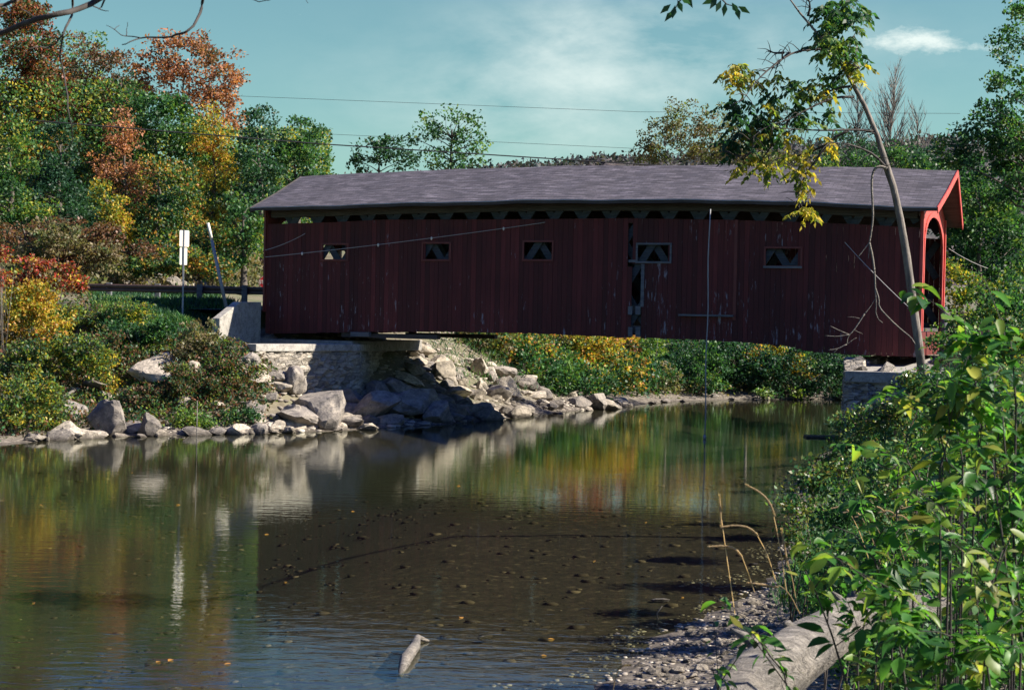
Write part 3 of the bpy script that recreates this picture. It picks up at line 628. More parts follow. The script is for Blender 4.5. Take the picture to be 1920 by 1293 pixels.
rough_wall("stone_wall", pa, [z - 0.24 for z in zt_], [0.6, -0.4, -0.4, 0.2], MASON, ab)
mb = MB()
for (p, q_, za, zb_) in ((pa[0], pa[1], zt_[0], zt_[1]), (pa[1], pa[2], zt_[1], zt_[2]), (pa[2], pa[3], zt_[2], zt_[3])):
    p, q_ = Vector(p), Vector(q_); d = (q_ - p).normalized(); nr_ = Vector((d.y, -d.x)); th = 0.6 if p is not Vector(pa[1]) and abs(p.x - pa[0][0]) < 1e-6 else 2.2
    a0, b0 = p + nr_ * 0.06, q_ + nr_ * 0.06; c0, d0 = q_ - nr_ * th, p - nr_ * th
    mb.hexa([(a0.x, a0.y, za - .26), (b0.x, b0.y, zb_ - .26), (c0.x, c0.y, zb_ - .26), (d0.x, d0.y, za - .26), (a0.x, a0.y, za), (b0.x, b0.y, zb_), (c0.x, c0.y, zb_ + 0.003), (d0.x, d0.y, za + 0.003)])
    za += 0.0
mb.build("concrete_cap", CONC, ab, bevel=0.02)
# bridge seat
mb = MB(); mb.box(-0.3, sA - 0.4, -0.05, W + 0.1, 2.6, 3.02); mb.build("bridge_seat", CONC, ab, bevel=0.02)
# concrete wingwall beside the left portal
ww = tag(empty("concrete_wingwall", (BX, BY, 0), -TH), "pale concrete wingwall with sloping top beside the left end of the bridge", "wall")
R0 = (-0.08, -0.25); sL, zL = loc_w(412, 597, -3.0)
mb = MB(); pL = Vector((sL, -3.0)); pR = Vector(R0); d = (pR - pL).normalized(); nr_ = Vector((-d.y, d.x)) * 0.35
pm = pL.lerp(pR, 0.48); zt3 = [loc_w(412, 597, -3.0)[1], loc_w(452, 566, -1.4)[1], loc_w(452, 566, -1.4)[1] + 0.02]
for (p, q_, za, zb_) in ((pL, pm, zt3[0], zt3[1]), (pm, pR, zt3[1], zt3[2])):
    mb.hexa([(p.x, p.y, 2.4), (q_.x, q_.y, 2.4), (q_.x + nr_.x, q_.y + nr_.y, 2.4), (p.x + nr_.x, p.y + nr_.y, 2.4), (p.x, p.y, za), (q_.x, q_.y, zb_), (q_.x + nr_.x, q_.y + nr_.y, zb_), (p.x + nr_.x, p.y + nr_.y, za)])
mb.build("wall_slab", CONC, ww, bevel=0.03)
# right abutment
ar = tag(empty("stone_abutment", (BX, BY, 0), -TH), "shadowed stone abutment with sunlit top under the right end of the bridge", "abutment")
sR, zR = loc_w(1585, 668, -0.3); s2, _ = loc_w(1587, 690, -2.6); sE, _ = loc_w(1790, 690, -3.0)
pr_ = [(sR + 1.6, W + 0.8), (sR + 0.0, -0.3), (s2, -2.6), (sE, -3.1)]
zt_ = [2.95, zR, 2.55, 2.55]
rough_wall("stone_wall", pr_, [z - 0.02 for z in zt_], [-0.4, -0.4, -0.4, 0.4], MASON, ar)
mb = MB(); zz = zbot(S1) - 0.06
mb.hexa([(s2 - 0.03, -2.66, 2.2), (sE, -3.15, 2.2), (sE, W, 2.2), (sR + 1.6, W, 2.2), (s2 - 0.03, -2.66, 2.56), (sE, -3.15, 2.58), (sE, W, zz), (sR + 1.2, W, zz)])
mb.build("capstone", CONC, ar, bevel=0.03)
print("wins", [tuple(round(v, 2) for v in w_) for w_ in wins], "S1", S1, "zb", zbot(0), zbot(S1), "zt", ztop(0), "ze", zeav(0), "zr", zrid(10), "A", sA, sB, sC, sR)

# ------------------------------------------------------------------ rocks
def rock_mesh(seed, flat=0.75, name="rock", cuts=11, sub=4):
    import bmesh
    r = random.Random(seed); bm = bmesh.new(); bmesh.ops.create_icosphere(bm, subdivisions=sub, radius=1.0)
    pls = []
    for _ in range(cuts):
        n = Vector((r.gauss(0, 1), r.gauss(0, 1), r.gauss(0, 1))).normalized(); pls.append((n, r.uniform(0.45, 0.86)))
    from mathutils import noise as nz_
    off = Vector((seed * 3.1, seed * 1.7, 0))
    for v in bm.verts:
        c = v.co.copy()
        for n, d_ in pls:
            k = c.dot(n)
            if k > d_: c -= n * (k - d_) * 0.93
        c *= 1 + 0.12 * nz_.noise(c * 1.6 + off) + 0.06 * nz_.noise(c * 4.5 + off) + 0.03 * nz_.noise(c * 10 + off)
        c.z *= flat; v.co = c
    me = bpy.data.meshes.new(name); bm.to_mesh(me); bm.free(); me.polygons.foreach_set("use_smooth", np.ones(len(me.polygons), dtype=bool))
    try: me.set_sharp_from_angle(angle=rad(16))
    except Exception: pass
    me.materials.append(ROCK); return me
RM = [rock_mesh(i + 1, random.uniform(0.6, 0.95), cuts=15) for i in range(12)]
RM2 = [rock_mesh(i + 41, 0.55, sub=3) for i in range(5)]
def rock(p, sx, sy, sz, label, group=None, mesh=None, name="boulder", cat="boulder", mat=None, rz=None, tilt=0.3):
    o = bpy.data.objects.new(name, mesh or random.choice(RM)); C.objects.link(o); o.location = p; o.scale = (sx, sy, sz)
    o.rotation_euler = (random.uniform(-tilt, tilt), random.uniform(-tilt, tilt), random.uniform(0, 6.28) if rz is None else rz)
    if mat: o.material_slots[0].link = "OBJECT"; o.material_slots[0].material = mat
    return tag(o, label, cat, group)
def rock_px(px, py, wpx, hpx, label, group=None, mesh=None, mat=None, Y=None, **k):
    """boulder whose foot shows at (px,py), wpx wide, hpx tall"""
    p = hit(px, py) if Y is None else at(px, py, Y)
    if p is None: return None
    m = p.y / F; w_, h_ = wpx * m / 2, hpx * m / 2
    return rock(p + Vector((0, w_ * 0.3, h_ * 0.72)), w_ * 1.15, w_ * 1.0, h_ * 1.35, label, group, mesh, mat=mat, **k)
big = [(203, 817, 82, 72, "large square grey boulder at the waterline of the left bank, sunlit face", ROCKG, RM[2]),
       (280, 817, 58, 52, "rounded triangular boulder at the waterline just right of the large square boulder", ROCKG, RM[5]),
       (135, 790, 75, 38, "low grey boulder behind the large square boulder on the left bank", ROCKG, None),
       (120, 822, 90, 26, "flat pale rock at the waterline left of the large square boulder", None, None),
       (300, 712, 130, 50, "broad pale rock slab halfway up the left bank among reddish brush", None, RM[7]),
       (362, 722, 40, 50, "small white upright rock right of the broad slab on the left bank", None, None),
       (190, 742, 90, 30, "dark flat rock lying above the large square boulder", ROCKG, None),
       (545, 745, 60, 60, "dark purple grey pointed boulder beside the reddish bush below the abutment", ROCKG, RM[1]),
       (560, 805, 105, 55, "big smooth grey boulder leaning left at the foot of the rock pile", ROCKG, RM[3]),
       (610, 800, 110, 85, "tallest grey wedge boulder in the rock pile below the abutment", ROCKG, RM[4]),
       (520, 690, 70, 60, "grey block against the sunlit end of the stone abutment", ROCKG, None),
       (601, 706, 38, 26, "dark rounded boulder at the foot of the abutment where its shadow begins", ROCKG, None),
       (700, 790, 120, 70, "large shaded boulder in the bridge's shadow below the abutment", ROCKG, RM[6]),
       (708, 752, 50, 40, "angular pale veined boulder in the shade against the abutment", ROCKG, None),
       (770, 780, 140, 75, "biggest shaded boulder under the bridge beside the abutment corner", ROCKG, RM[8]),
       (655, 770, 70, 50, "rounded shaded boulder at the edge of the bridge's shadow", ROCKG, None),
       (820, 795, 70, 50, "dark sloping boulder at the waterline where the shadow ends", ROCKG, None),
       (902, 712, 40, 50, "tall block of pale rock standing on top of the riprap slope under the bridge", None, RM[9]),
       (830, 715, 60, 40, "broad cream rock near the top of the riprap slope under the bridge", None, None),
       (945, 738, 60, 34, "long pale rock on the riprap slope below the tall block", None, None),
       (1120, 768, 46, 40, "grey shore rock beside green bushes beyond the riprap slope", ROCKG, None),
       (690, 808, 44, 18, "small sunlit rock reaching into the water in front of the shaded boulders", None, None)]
for px, py, w_, h_, lab, mat, msh in big: rock_px(px, py, w_, h_, lab, mesh=msh, mat=mat)
def scatter_rocks(polypx, n, smin, smax, label, group, mat=None, seed=1):
    r = random.Random(seed); P = polypx; xs_ = [p[0] for p in P]; ys_ = [p[1] for p in P]; c = 0; tries = 0
    def ins(x, y):
        k = False
        for (xa, ya), (xb, yb) in zip(P, P[1:] + P[:1]):
            if (ya > y) != (yb > y) and x < xa + (y - ya) * (xb - xa) / (yb - ya): k = not k
        return k
    while c < n and tries < 4000:
        tries += 1; x, y = r.uniform(min(xs_), max(xs_)), r.uniform(min(ys_), max(ys_))
        if not ins(x, y): continue
        p = hit(x, y)
        if p is None: continue
        s = r.uniform(smin, smax) * (0.7 + 0.6 * r.random()); random.seed(seed * 1000 + c)
        rock(p + Vector((0, 0, s * 0.10)), s * r.uniform(0.8, 1.3), s * r.uniform(0.7, 1.1), s * r.uniform(0.5, 0.85), label, group, mat=(ROCKG if r.random() < 0.5 else None) if mat is None else mat, name="riprap_rock", cat="rock")
        c += 1
scatter_rocks([(765, 650), (850, 655), (930, 690), (1040, 745), (1170, 750), (1180, 768), (1000, 784), (850, 797), (800, 745), (762, 720)], 104, 0.28, 0.72, "pale riprap rock on the bank slope under the bridge", "riprap under the bridge", seed=2)
scatter_rocks([(440, 620), (600, 660), (640, 730), (670, 780), (715, 803), (520, 814), (430, 812), (500, 760), (520, 720), (440, 650)], 118, 0.24, 0.62, "sunlit riprap rock piled below the left abutment", "riprap below the left abutment", seed=3)
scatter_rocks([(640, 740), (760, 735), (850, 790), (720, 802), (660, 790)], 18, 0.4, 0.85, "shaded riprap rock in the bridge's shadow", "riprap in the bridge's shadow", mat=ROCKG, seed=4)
scatter_rocks([(60, 822), (330, 818), (520, 808), (520, 815), (300, 821), (60, 830)], 24, 0.2, 0.6, "small rock along the waterline of the left bank", "waterline rocks of the left bank", seed=5)
scatter_rocks([(1170, 756), (1250, 745), (1585, 743), (1585, 750), (1240, 756), (1170, 766)], 14, 0.2, 0.45, "small pale rock on the far shoreline beyond the bridge", "far shoreline rocks", seed=6)
scatter_rocks([(405, 612), (480, 640), (520, 690), (480, 720), (430, 660)], 12, 0.3, 0.7, "pale rock on the slope beside the concrete wingwall", "rocks beside the wingwall", seed=8)
scatter_rocks([(40, 700), (250, 690), (480, 700), (480, 805), (60, 815)], 14, 0.3, 0.7, "grey rock half buried among the bushes of the left bank", "rocks among the left bank bushes", seed=12)
scatter_rocks([(160, 512), (250, 520), (480, 520), (480, 545), (160, 545)], 10, 0.6, 1.4, "pale rock outcrop behind the guardrail", "outcrops behind the guardrail", seed=9)
scatter_rocks([(1715, 598), (1790, 600), (1800, 650), (1740, 650)], 8, 0.3, 0.7, "grey rock at the foot of the right portal", "rocks at the right portal", seed=10)
# ------------------------------------------------------------------ foliage
def smooth_path(P, it=2):
    for _ in range(it):
        Q_ = [P[0]]
        for a_, b_ in zip(P[:-1], P[1:]): Q_ += [a_.lerp(b_, .25), a_.lerp(b_, .75)]
        P = Q_ + [P[-1]]
    return P
def unit(v): return v / np.maximum(np.linalg.norm(v, axis=1, keepdims=True), 1e-9)
def leaf_cards(P, size, axis=None, r=None, ratio=0.62, nrm=None, rnd=None):
    """diamond leaves: P base points, axis direction, size lengths"""
    r = r or rng; n = len(P); ax = unit(r.normal(size=(n, 3))) if axis is None else unit(axis)
    nn = r.normal(size=(n, 3)) if nrm is None else nrm
    sd = unit(np.cross(ax, nn)); sz = (np.full(n, size) if np.isscalar(size) else size)[:, None]
    up = np.cross(sd, ax) * sz * 0.10
    V = np.empty((n, 4, 3)); V[:, 0] = P; V[:, 1] = P + ax * sz * 0.45 + sd * sz * ratio / 2 + up; V[:, 2] = P + ax * sz; V[:, 3] = P + ax * sz * 0.45 - sd * sz * ratio / 2 + up
    Q = np.arange(4 * n).reshape(n, 4); return V.reshape(-1, 3), Q, (r.random(n) if rnd is None else rnd)
hill_woods()
def lobes_world(lobes, Y, depth_ratio=1.0):
    out = []
    for l in lobes:
        px, py, rx, ry = l[:4]; dy = l[4] if len(l) > 4 else 0
        p = at(px, py, Y + dy); m = (Y + dy) / F; out.append((np.array(p), np.array([rx * m, (rx + ry) / 2 * m * depth_ratio, ry * m])))
    return out
def crown_points(lw, dens, clump, leaf, r, shell=0.55, fill=1.0):
    """leaf base points gathered in clumps inside the lobes; returns points and clump centres"""
    CC = []; PP = []
    for c, R in lw:
        area = 4 * math.pi * ((R[0] * R[2]) ** 1.6 / 3 + 2 * (R[0] * R[1]) ** 1.6 / 3) ** (1 / 1.6); nc = max(5, int(area / (clump ** 2) * 0.42 * fill))
        u = unit(r.normal(size=(nc, 3))); rr = (shell + (1 - shell) * r.random(nc)) * (0.9 + 0.16 * r.random(nc)); cc = c + u * R * rr[:, None]; CC.append(cc)
        nl = max(6, int(dens * clump ** 2 / leaf ** 2)); 
        for k in range(nc):
            cr = clump * r.uniform(0.55, 1.15); v = unit(r.normal(size=(nl, 3))); q = cc[k] + v * (cr * (r.random(nl) ** 0.45))[:, None] * np.array([1, 1, 0.62]); PP.append(q)
    return np.concatenate(PP), np.concatenate(CC)
def plant(name, label, cat, group, Y, lobes, mat, leaf=0.2, dens=4.0, clump=0.9, fill=1.0, base=None, bark=None, trunk_r=0.2, parts=("trunk", "crown"), seed=0,
          depth=1.0, limbs=14, shell=0.5, droop=0.0, stems=1, vis_top=None, ratio=0.62, base_z=None, extra=None):
    r = np.random.default_rng(seed + 100); lw = lobes_world(lobes, Y, depth); big_ = max(lw, key=lambda q: q[1][0] * q[1][2])
    bx = base if base is not None else lobes[0][0]; b0 = at(bx, 600, Y); bz = gz(b0.x, b0.y) - 0.05 if base_z is None else base_z; root = Vector((b0.x, b0.y, bz))
    o = tag(empty(name, root), label, cat, group)
    P, CC = crown_points(lw, dens, clump, leaf, r, shell, fill)
    keep = P[:, 2] > np.maximum(ground_z(P[:, 0], P[:, 1]), 0.0) + 0.02; P = P[keep] - np.array(root)
    cz = (P - P.mean(0)); ax = unit(r.normal(size=P.shape)) + unit(cz + 1e-6) * 0.5 + np.array([0, 0, -droop])
    V, Q, rn = leaf_cards(P, leaf * r.uniform(0.7, 1.25, len(P)), ax, r, ratio)
    fo = link(parts[1], mesh_quads(parts[1], V, Q, {"rnd": rn}), mat, o)
    mb = MB(); rr = random.Random(seed); cc = [Vector(c) - root for c in CC]; topc = Vector(big_[0]) - root
    if stems == 1:
        topz = max(c.z for c in cc) * 0.86; tr = []
        for k in range(8):
            u = k / 7; tr.append(Vector((0, 0, 0)).lerp(Vector((topc.x * 0.9, topc.y * 0.9, topz)), u) + Vector((rr.uniform(-1, 1), rr.uniform(-1, 1), 0)) * 0.012 * topz * (u > 0) + Vector((0, 0, 0)))
        tr[0].z = -0.1
        for k in range(8):   # bend: keep the lower trunk upright
            u = k / 7; tr[k].x = topc.x * 0.9 * u ** 1.5 + (tr[k].x - topc.x * 0.9 * u); tr[k].y = topc.y * 0.9 * u ** 1.5 + (tr[k].y - topc.y * 0.9 * u)
        mb.tube(tr, [trunk_r * (1 - 0.85 * k / 7) * (1.25 if k == 0 else 1) for k in range(8)], 8)
        rr.shuffle(cc)
        for c in cc[:limbs]:
            h = max(0.25 * topz, min(0.92 * topz, c.z - 0.45 * math.hypot(c.x - tr[4].x, c.y - tr[4].y))); k = h / topz * 7; i = min(6, int(k)); a_ = tr[i].lerp(tr[i + 1], k - i)
            m = a_.lerp(c, 0.5) + Vector((rr.uniform(-.2, .2), rr.uniform(-.2, .2), -0.06 * (c - a_).length + rr.uniform(0, .3)))
            r0 = trunk_r * (1 - 0.85 * k / 7) * 0.55; mb.tube([a_, a_.lerp(m, 0.55) + Vector((0, 0, 0.05)), m, m.lerp(c, 0.5) + Vector((rr.uniform(-.15, .15), 0, 0.08)), c], [r0, r0 * 0.8, r0 * 0.6, r0 * 0.38, r0 * 0.15], 6)
    else:
        rr.shuffle(cc)
        for c in cc[:stems]:
            s_ = Vector((c.x * 0.35 + rr.uniform(-.1, .1), c.y * 0.35, 0)); w_ = s_ + root; s_.z = gz(w_.x, w_.y) - root.z - 0.05
            m = s_.lerp(c, 0.5) + Vector((rr.uniform(-.1, .1), rr.uniform(-.1, .1), 0.1)); mb.tube([s_, m, c], [trunk_r, trunk_r * 0.6, trunk_r * 0.2], 5)
    if extra: extra(mb, root)
    mb.build(parts[0], bark or BARK, o, smooth=True); return o
SH = ("stem", "foliage")
FT = "autumn trees on the left hillside"
# left hillside, back to front
T = [
 ("maple_tree", "tall red and orange topped tree at the far left edge of the hillside", 105, [(60, 80, 70, 95), (95, 150, 50, 80), (20, 20, 60, 60), (40, 230, 80, 90), (120, 220, 45, 80)], "redor", 20, 60),
 ("oak_tree", "dark green tree with bare top twigs left of the rust coloured tree", 110, [(165, 150, 55, 80), (160, 260, 60, 80)], "rust", 21, 160),
 ("oak_tree", "rust brown tree between the dark green tree and the big orange maple", 108, [(215, 150, 42, 78), (225, 250, 50, 90), (200, 300, 60, 60)], "rust", 22, 215),
 ("maple_tree", "big orange crowned maple against the sky at the top of the hillside", 104, [(350, 110, 75, 55), (410, 150, 52, 60), (290, 130, 48, 58), (380, 195, 70, 45), (440, 220, 26, 30)], "orange", 23, 335),
 ("maple_tree", "green tree growing below and left of the big orange maple", 98, [(290, 215, 62, 60), (330, 250, 60, 60), (260, 290, 50, 60)], "green", 24, 290),
 ("maple_tree", "golden yellow maple in the middle of the hillside below the orange maple", 92, [(395, 260, 32, 60), (400, 330, 52, 65), (385, 400, 60, 50)], "gold", 25, 400),
 ("maple_tree", "slim orange tree rising left of the golden maple", 93, [(232, 250, 28, 45), (225, 320, 45, 60), (260, 350, 40, 50)], "orange", 26, 235),
 ("maple_tree", "dark green tree at the right end of the hillside with a pointed crown", 90, [(488, 235, 34, 42), (480, 310, 48, 60), (500, 380, 50, 50)], "dark", 27, 490),
 ("maple_tree", "spreading green tree rightmost on the hillside, behind the bridge's left gable", 92, [(565, 255, 40, 38), (550, 320, 50, 50), (590, 310, 30, 50), (530, 290, 30, 40)], "green", 28, 560),
 ("pine_tree", "dark teal evergreen low on the left hillside", 88, [(110, 290, 45, 60), (110, 370, 75, 60), (140, 430, 60, 50)], "dark", 29, 110),
 ("maple_tree", "yellow green tree at the left edge of the picture above the red bushes", 84, [(20, 290, 55, 70), (15, 380, 60, 70), (60, 420, 50, 50)], "gy", 30, 20),
 ("maple_tree", "green tree with orange and yellow patches in the middle of the slope", 86, [(320, 350, 60, 60), (290, 420, 75, 60), (350, 440, 70, 60)], "goy", 31, 320),
 ("maple_tree", "small bright yellow tree beside the dark evergreen", 84, [(205, 370, 34, 45), (200, 430, 40, 45)], "gold", 32, 200),
 ("maple_tree", "yellow and green tree just left of the bridge siding", 80, [(455, 410, 45, 55), (490, 450, 40, 50), (430, 470, 45, 40)], "gy", 33, 455),
 ("maple_tree", "green tree filling the gap between the red topped tree and the rust tree", 99, [(130, 300, 70, 70), (60, 320, 60, 60), (190, 340, 50, 60)], "goy", 35, 130),
 ("maple_tree", "dull green tree behind the golden maple", 99, [(440, 330, 50, 60), (360, 300, 50, 60), (420, 400, 60, 60)], "green", 36, 440),
 ("maple_tree", "olive green tree behind the small bright yellow tree", 92, [(180, 400, 60, 60), (250, 430, 60, 50), (120, 460, 50, 40)], "gy", 37, 180),
 ("maple_tree", "brownish green tree low at the left edge behind the red bushes", 80, [(40, 450, 60, 44), (110, 440, 50, 40)], "rust", 38, 60),
 ("maple_tree", "dark green tree at the back above the dark evergreen", 112, [(110, 180, 70, 60), (180, 230, 60, 60), (250, 200, 50, 60)], "dark", 39, 110),
 ("maple_tree", "low green and orange tree behind the leaning pole", 80, [(390, 460, 50, 45), (330, 475, 50, 38), (280, 480, 40, 36)], "goy", 34, 380),
]
for nm, lab, Y, lob, mt_, sd, bx in T:
    dens = 4.2 if mt_ in ("orange", "rust") and Y > 100 else 5.6
    plant(nm, lab, "tree", FT, Y, lob, ML[mt_], leaf=0.23 if Y > 95 else 0.19, dens=dens, clump=0.75 if mt_ != "dark" else 0.7, base=bx, trunk_r=0.22, seed=sd, limbs=20)
# backdrop wood behind the hillside trees
def stuff_leaves(name, polys, mat, leaf, seed, kind="stuff", ratio=0.6, up=0.0):
    r = np.random.default_rng(seed); PP = []
    for (px0, py0, px1, py1, Y0, Y1, n) in polys:
        x = r.uniform(px0, px1, n); y = r.uniform(py0, py1, n); Yd = r.uniform(Y0, Y1, n)
        PP.append(np.array([tuple(at(a_, b_, c_)) for a_, b_, c_ in zip(x, y, Yd)]))
    P = np.concatenate(PP); P = P[P[:, 2] > ground_z(P[:, 0], P[:, 1])]
    ax = unit(r.normal(size=P.shape)) + np.array([0, 0, up]); V, Q, rn = leaf_cards(P, leaf * r.uniform(0.7, 1.3, len(P)), ax, r, ratio)
    return tag(link(name, mesh_quads(name, V, Q, {"rnd": rn}), mat), kind=kind)
o = stuff_leaves("distant_woods", [(-420, 60, -40, 500, 96, 120, 26000), (-60, 150, 270, 470, 100, 122, 40000), (250, 240, 620, 470, 98, 118, 26000), (-60, 60, 200, 300, 112, 126, 7000)], ML["gy"], 0.24, 5)
tag(o, "dim dense woods filling the hillside behind the separate autumn trees", "woods")
# trees behind the bridge
BT = "trees behind the bridge roof"
plant("spruce_tree", "small dark bluish tree showing above the roof left of the round topped elm", "tree", BT, 120, [(705, 285, 45, 26), (735, 275, 30, 20), (680, 305, 26, 18), (760, 300, 28, 30)], ML["dark"], leaf=0.26, dens=4, clump=0.7, base=715, seed=50)
plant("elm_tree", "round topped lacy elm standing against the sky above the roof", "tree", BT, 110, [(845, 235, 62, 36), (800, 262, 36, 30), (890, 268, 36, 28), (850, 300, 66, 26)], ML["green"], leaf=0.24, dens=2.4, clump=0.62, fill=0.9, base=842, seed=51, limbs=40, trunk_r=0.26, bark=BARKD, shell=0.6)
plant("poplar_tree", "loose yellowish poplar right of centre above the roof", "tree", BT, 112, [(1275, 222, 44, 42), (1240, 262, 50, 40), (1210, 288, 40, 28), (1310, 260, 36, 36)], ML["poplar"], leaf=0.2, dens=3.0, clump=0.55, base=1262, seed=52, limbs=34, trunk_r=0.13, bark=BARKL, shell=0.4)
plant("poplar_tree", "thin leaved poplar beside the leaning tree's left leaves above the roof", "tree", BT, 114, [(1345, 235, 44, 42), (1330, 280, 60, 34), (1395, 275, 42, 34)], ML["poplar"], leaf=0.2, dens=3.2, clump=0.55, base=1335, seed=53, limbs=34, trunk_r=0.13, bark=BARKL, shell=0.4)
plant("hardwood_tree", "dark green tree low above the roof behind the leaning tree", "tree", BT, 100, [(1580, 270, 40, 34), (1545, 290, 30, 24), (1620, 290, 34, 26)], ML["dark"], leaf=0.22, dens=3.4, clump=0.7, base=1580, seed=54, limbs=20)
plant("hardwood_tree", "dark tree above the roof right of the leaning trunk", "tree", BT, 98, [(1700, 280, 38, 34), (1735, 300, 36, 24), (1660, 295, 34, 24)], ML["dark"], leaf=0.22, dens=3.4, clump=0.7, base=1700, seed=55, limbs=20)
plant("hardwood_tree", "low green treetop over the roof between the poplars and the leaning tree", "tree", BT, 104, [(1440, 298, 40, 20), (1490, 300, 36, 16), (1400, 300, 30, 18)], ML["poplar"], leaf=0.22, dens=3, clump=0.6, base=1450, seed=56, limbs=14)
def bare_tree(label, px, top, base_py, Y, wpx, seed, nb=70, rad0=0.16):
    r = random.Random(seed); b = at(px, base_py, Y); z0 = gz(b.x, b.y); m = Y / F; H = at(px, top, Y).z - z0; o = tag(empty("bare_tree", (b.x, b.y, z0)), label, "tree", "bare poplars behind the bridge")
    mb = MB(); tr = [Vector((math.sin(k * 1.3 + seed) * 0.15, 0, H * k / 9)) for k in range(10)]; mb.tube(tr, [rad0 * (1 - 0.93 * k / 9) for k in range(10)], 7); mb.build("trunk", BARKL, o, smooth=True)
    mb = MB()
    for i in range(nb):
        h = r.uniform(0.35, 0.97); k = h * 9; j = min(8, int(k)); a_ = tr[j].lerp(tr[j + 1], k - j); an = r.uniform(0, 6.28); L = (1.05 - h) * wpx * m * r.uniform(0.6, 1.1) + 0.35
        d = Vector((math.cos(an) * 0.6, math.sin(an) * 0.6, 1)).normalized(); pts = [a_]
        for q in range(4): d = (d + Vector((r.uniform(-.12, .12), r.uniform(-.12, .12), 0.08))).normalized(); pts.append(pts[-1] + d * L * 0.6)
        rb = rad0 * (1 - h) * 0.5 + 0.02; mb.tube(pts, [rb, rb * .75, rb * .55, rb * .35, rb * .15], 4)
        for s_ in range(4):
            q = r.randint(1, 3); d2 = (pts[q + 1] - pts[q]).normalized() + Vector((r.uniform(-.6, .6), r.uniform(-.6, .6), 0.1)); d2.normalize(); mb.tube([pts[q], pts[q] + d2 * L * .5, pts[q] + d2 * L * 0.9 + Vector((0, 0, 0.1))], [rb * .5, rb * .3, rb * .12], 3)
    mb.build("branches", BARKL, o); return o
bare_tree("tallest bare poplar pointing up right of the leaning trunk", 1668, 125, 420, 105, 60, 3, 110)
bare_tree("bare poplar close behind the upper part of the leaning trunk", 1600, 170, 420, 106, 50, 4, 80)
bare_tree("short spreading bare tree right of the tallest bare poplar", 1715, 200, 420, 104, 60, 5, 80, 0.12)
bare_tree("thin bare tree left of the leaning trunk among its leaves", 1478, 190, 420, 106, 14, 6, 26, 0.07)
RT = "green trees behind the right portal"
plant("cottonwood_tree", "tall dark green tree rising to the top right corner", "tree", RT, 66, [(1905, 60, 42, 80), (1890, 175, 48, 80), (1930, 300, 90, 110), (1850, 250, 50, 50), (1800, 285, 52, 32), (1900, 270, 60, 60)], ML["green"], leaf=0.18, dens=5.6, clump=0.62, base=1925, seed=60, limbs=34, trunk_r=0.24, fill=0.9)
plant("hardwood_tree", "broad leafy green tree directly behind the right portal", "tree", RT, 72, [(1830, 380, 80, 90), (1880, 460, 80, 90), (1800, 420, 50, 90), (1770, 330, 40, 40), (1900, 360, 60, 80)], ML["green"], leaf=0.19, dens=4.4, clump=0.7, base=1850, seed=61, limbs=16)
plant("hardwood_tree", "lower green tree right of the portal with pale sunlit leaves", "tree", RT, 66, [(1830, 560, 60, 60), (1900, 560, 60, 80), (1790, 540, 30, 60)], ML["gy"], leaf=0.17, dens=4.4, clump=0.6, base=1870, seed=62, limbs=10)
plant("hardwood_tree", "dense dark tree filling the gap right of the bridge gable", "tree", RT, 75, [(1800, 340, 60, 60), (1860, 420, 70, 90), (1790, 480, 60, 90), (1900, 520, 80, 90), (1740, 320, 40, 30)], ML["dark"], leaf=0.22, dens=5, clump=0.7, base=1830, seed=63, limbs=16)
plant("hardwood_tree", "green treetop behind the roof between the leaning trunk and the gable", "tree", BT, 96, [(1690, 300, 44, 26), (1740, 310, 40, 22), (1620, 305, 40, 22), (1560, 305, 36, 20)], ML["green"], leaf=0.2, dens=4, clump=0.6, base=1690, seed=64, limbs=14)
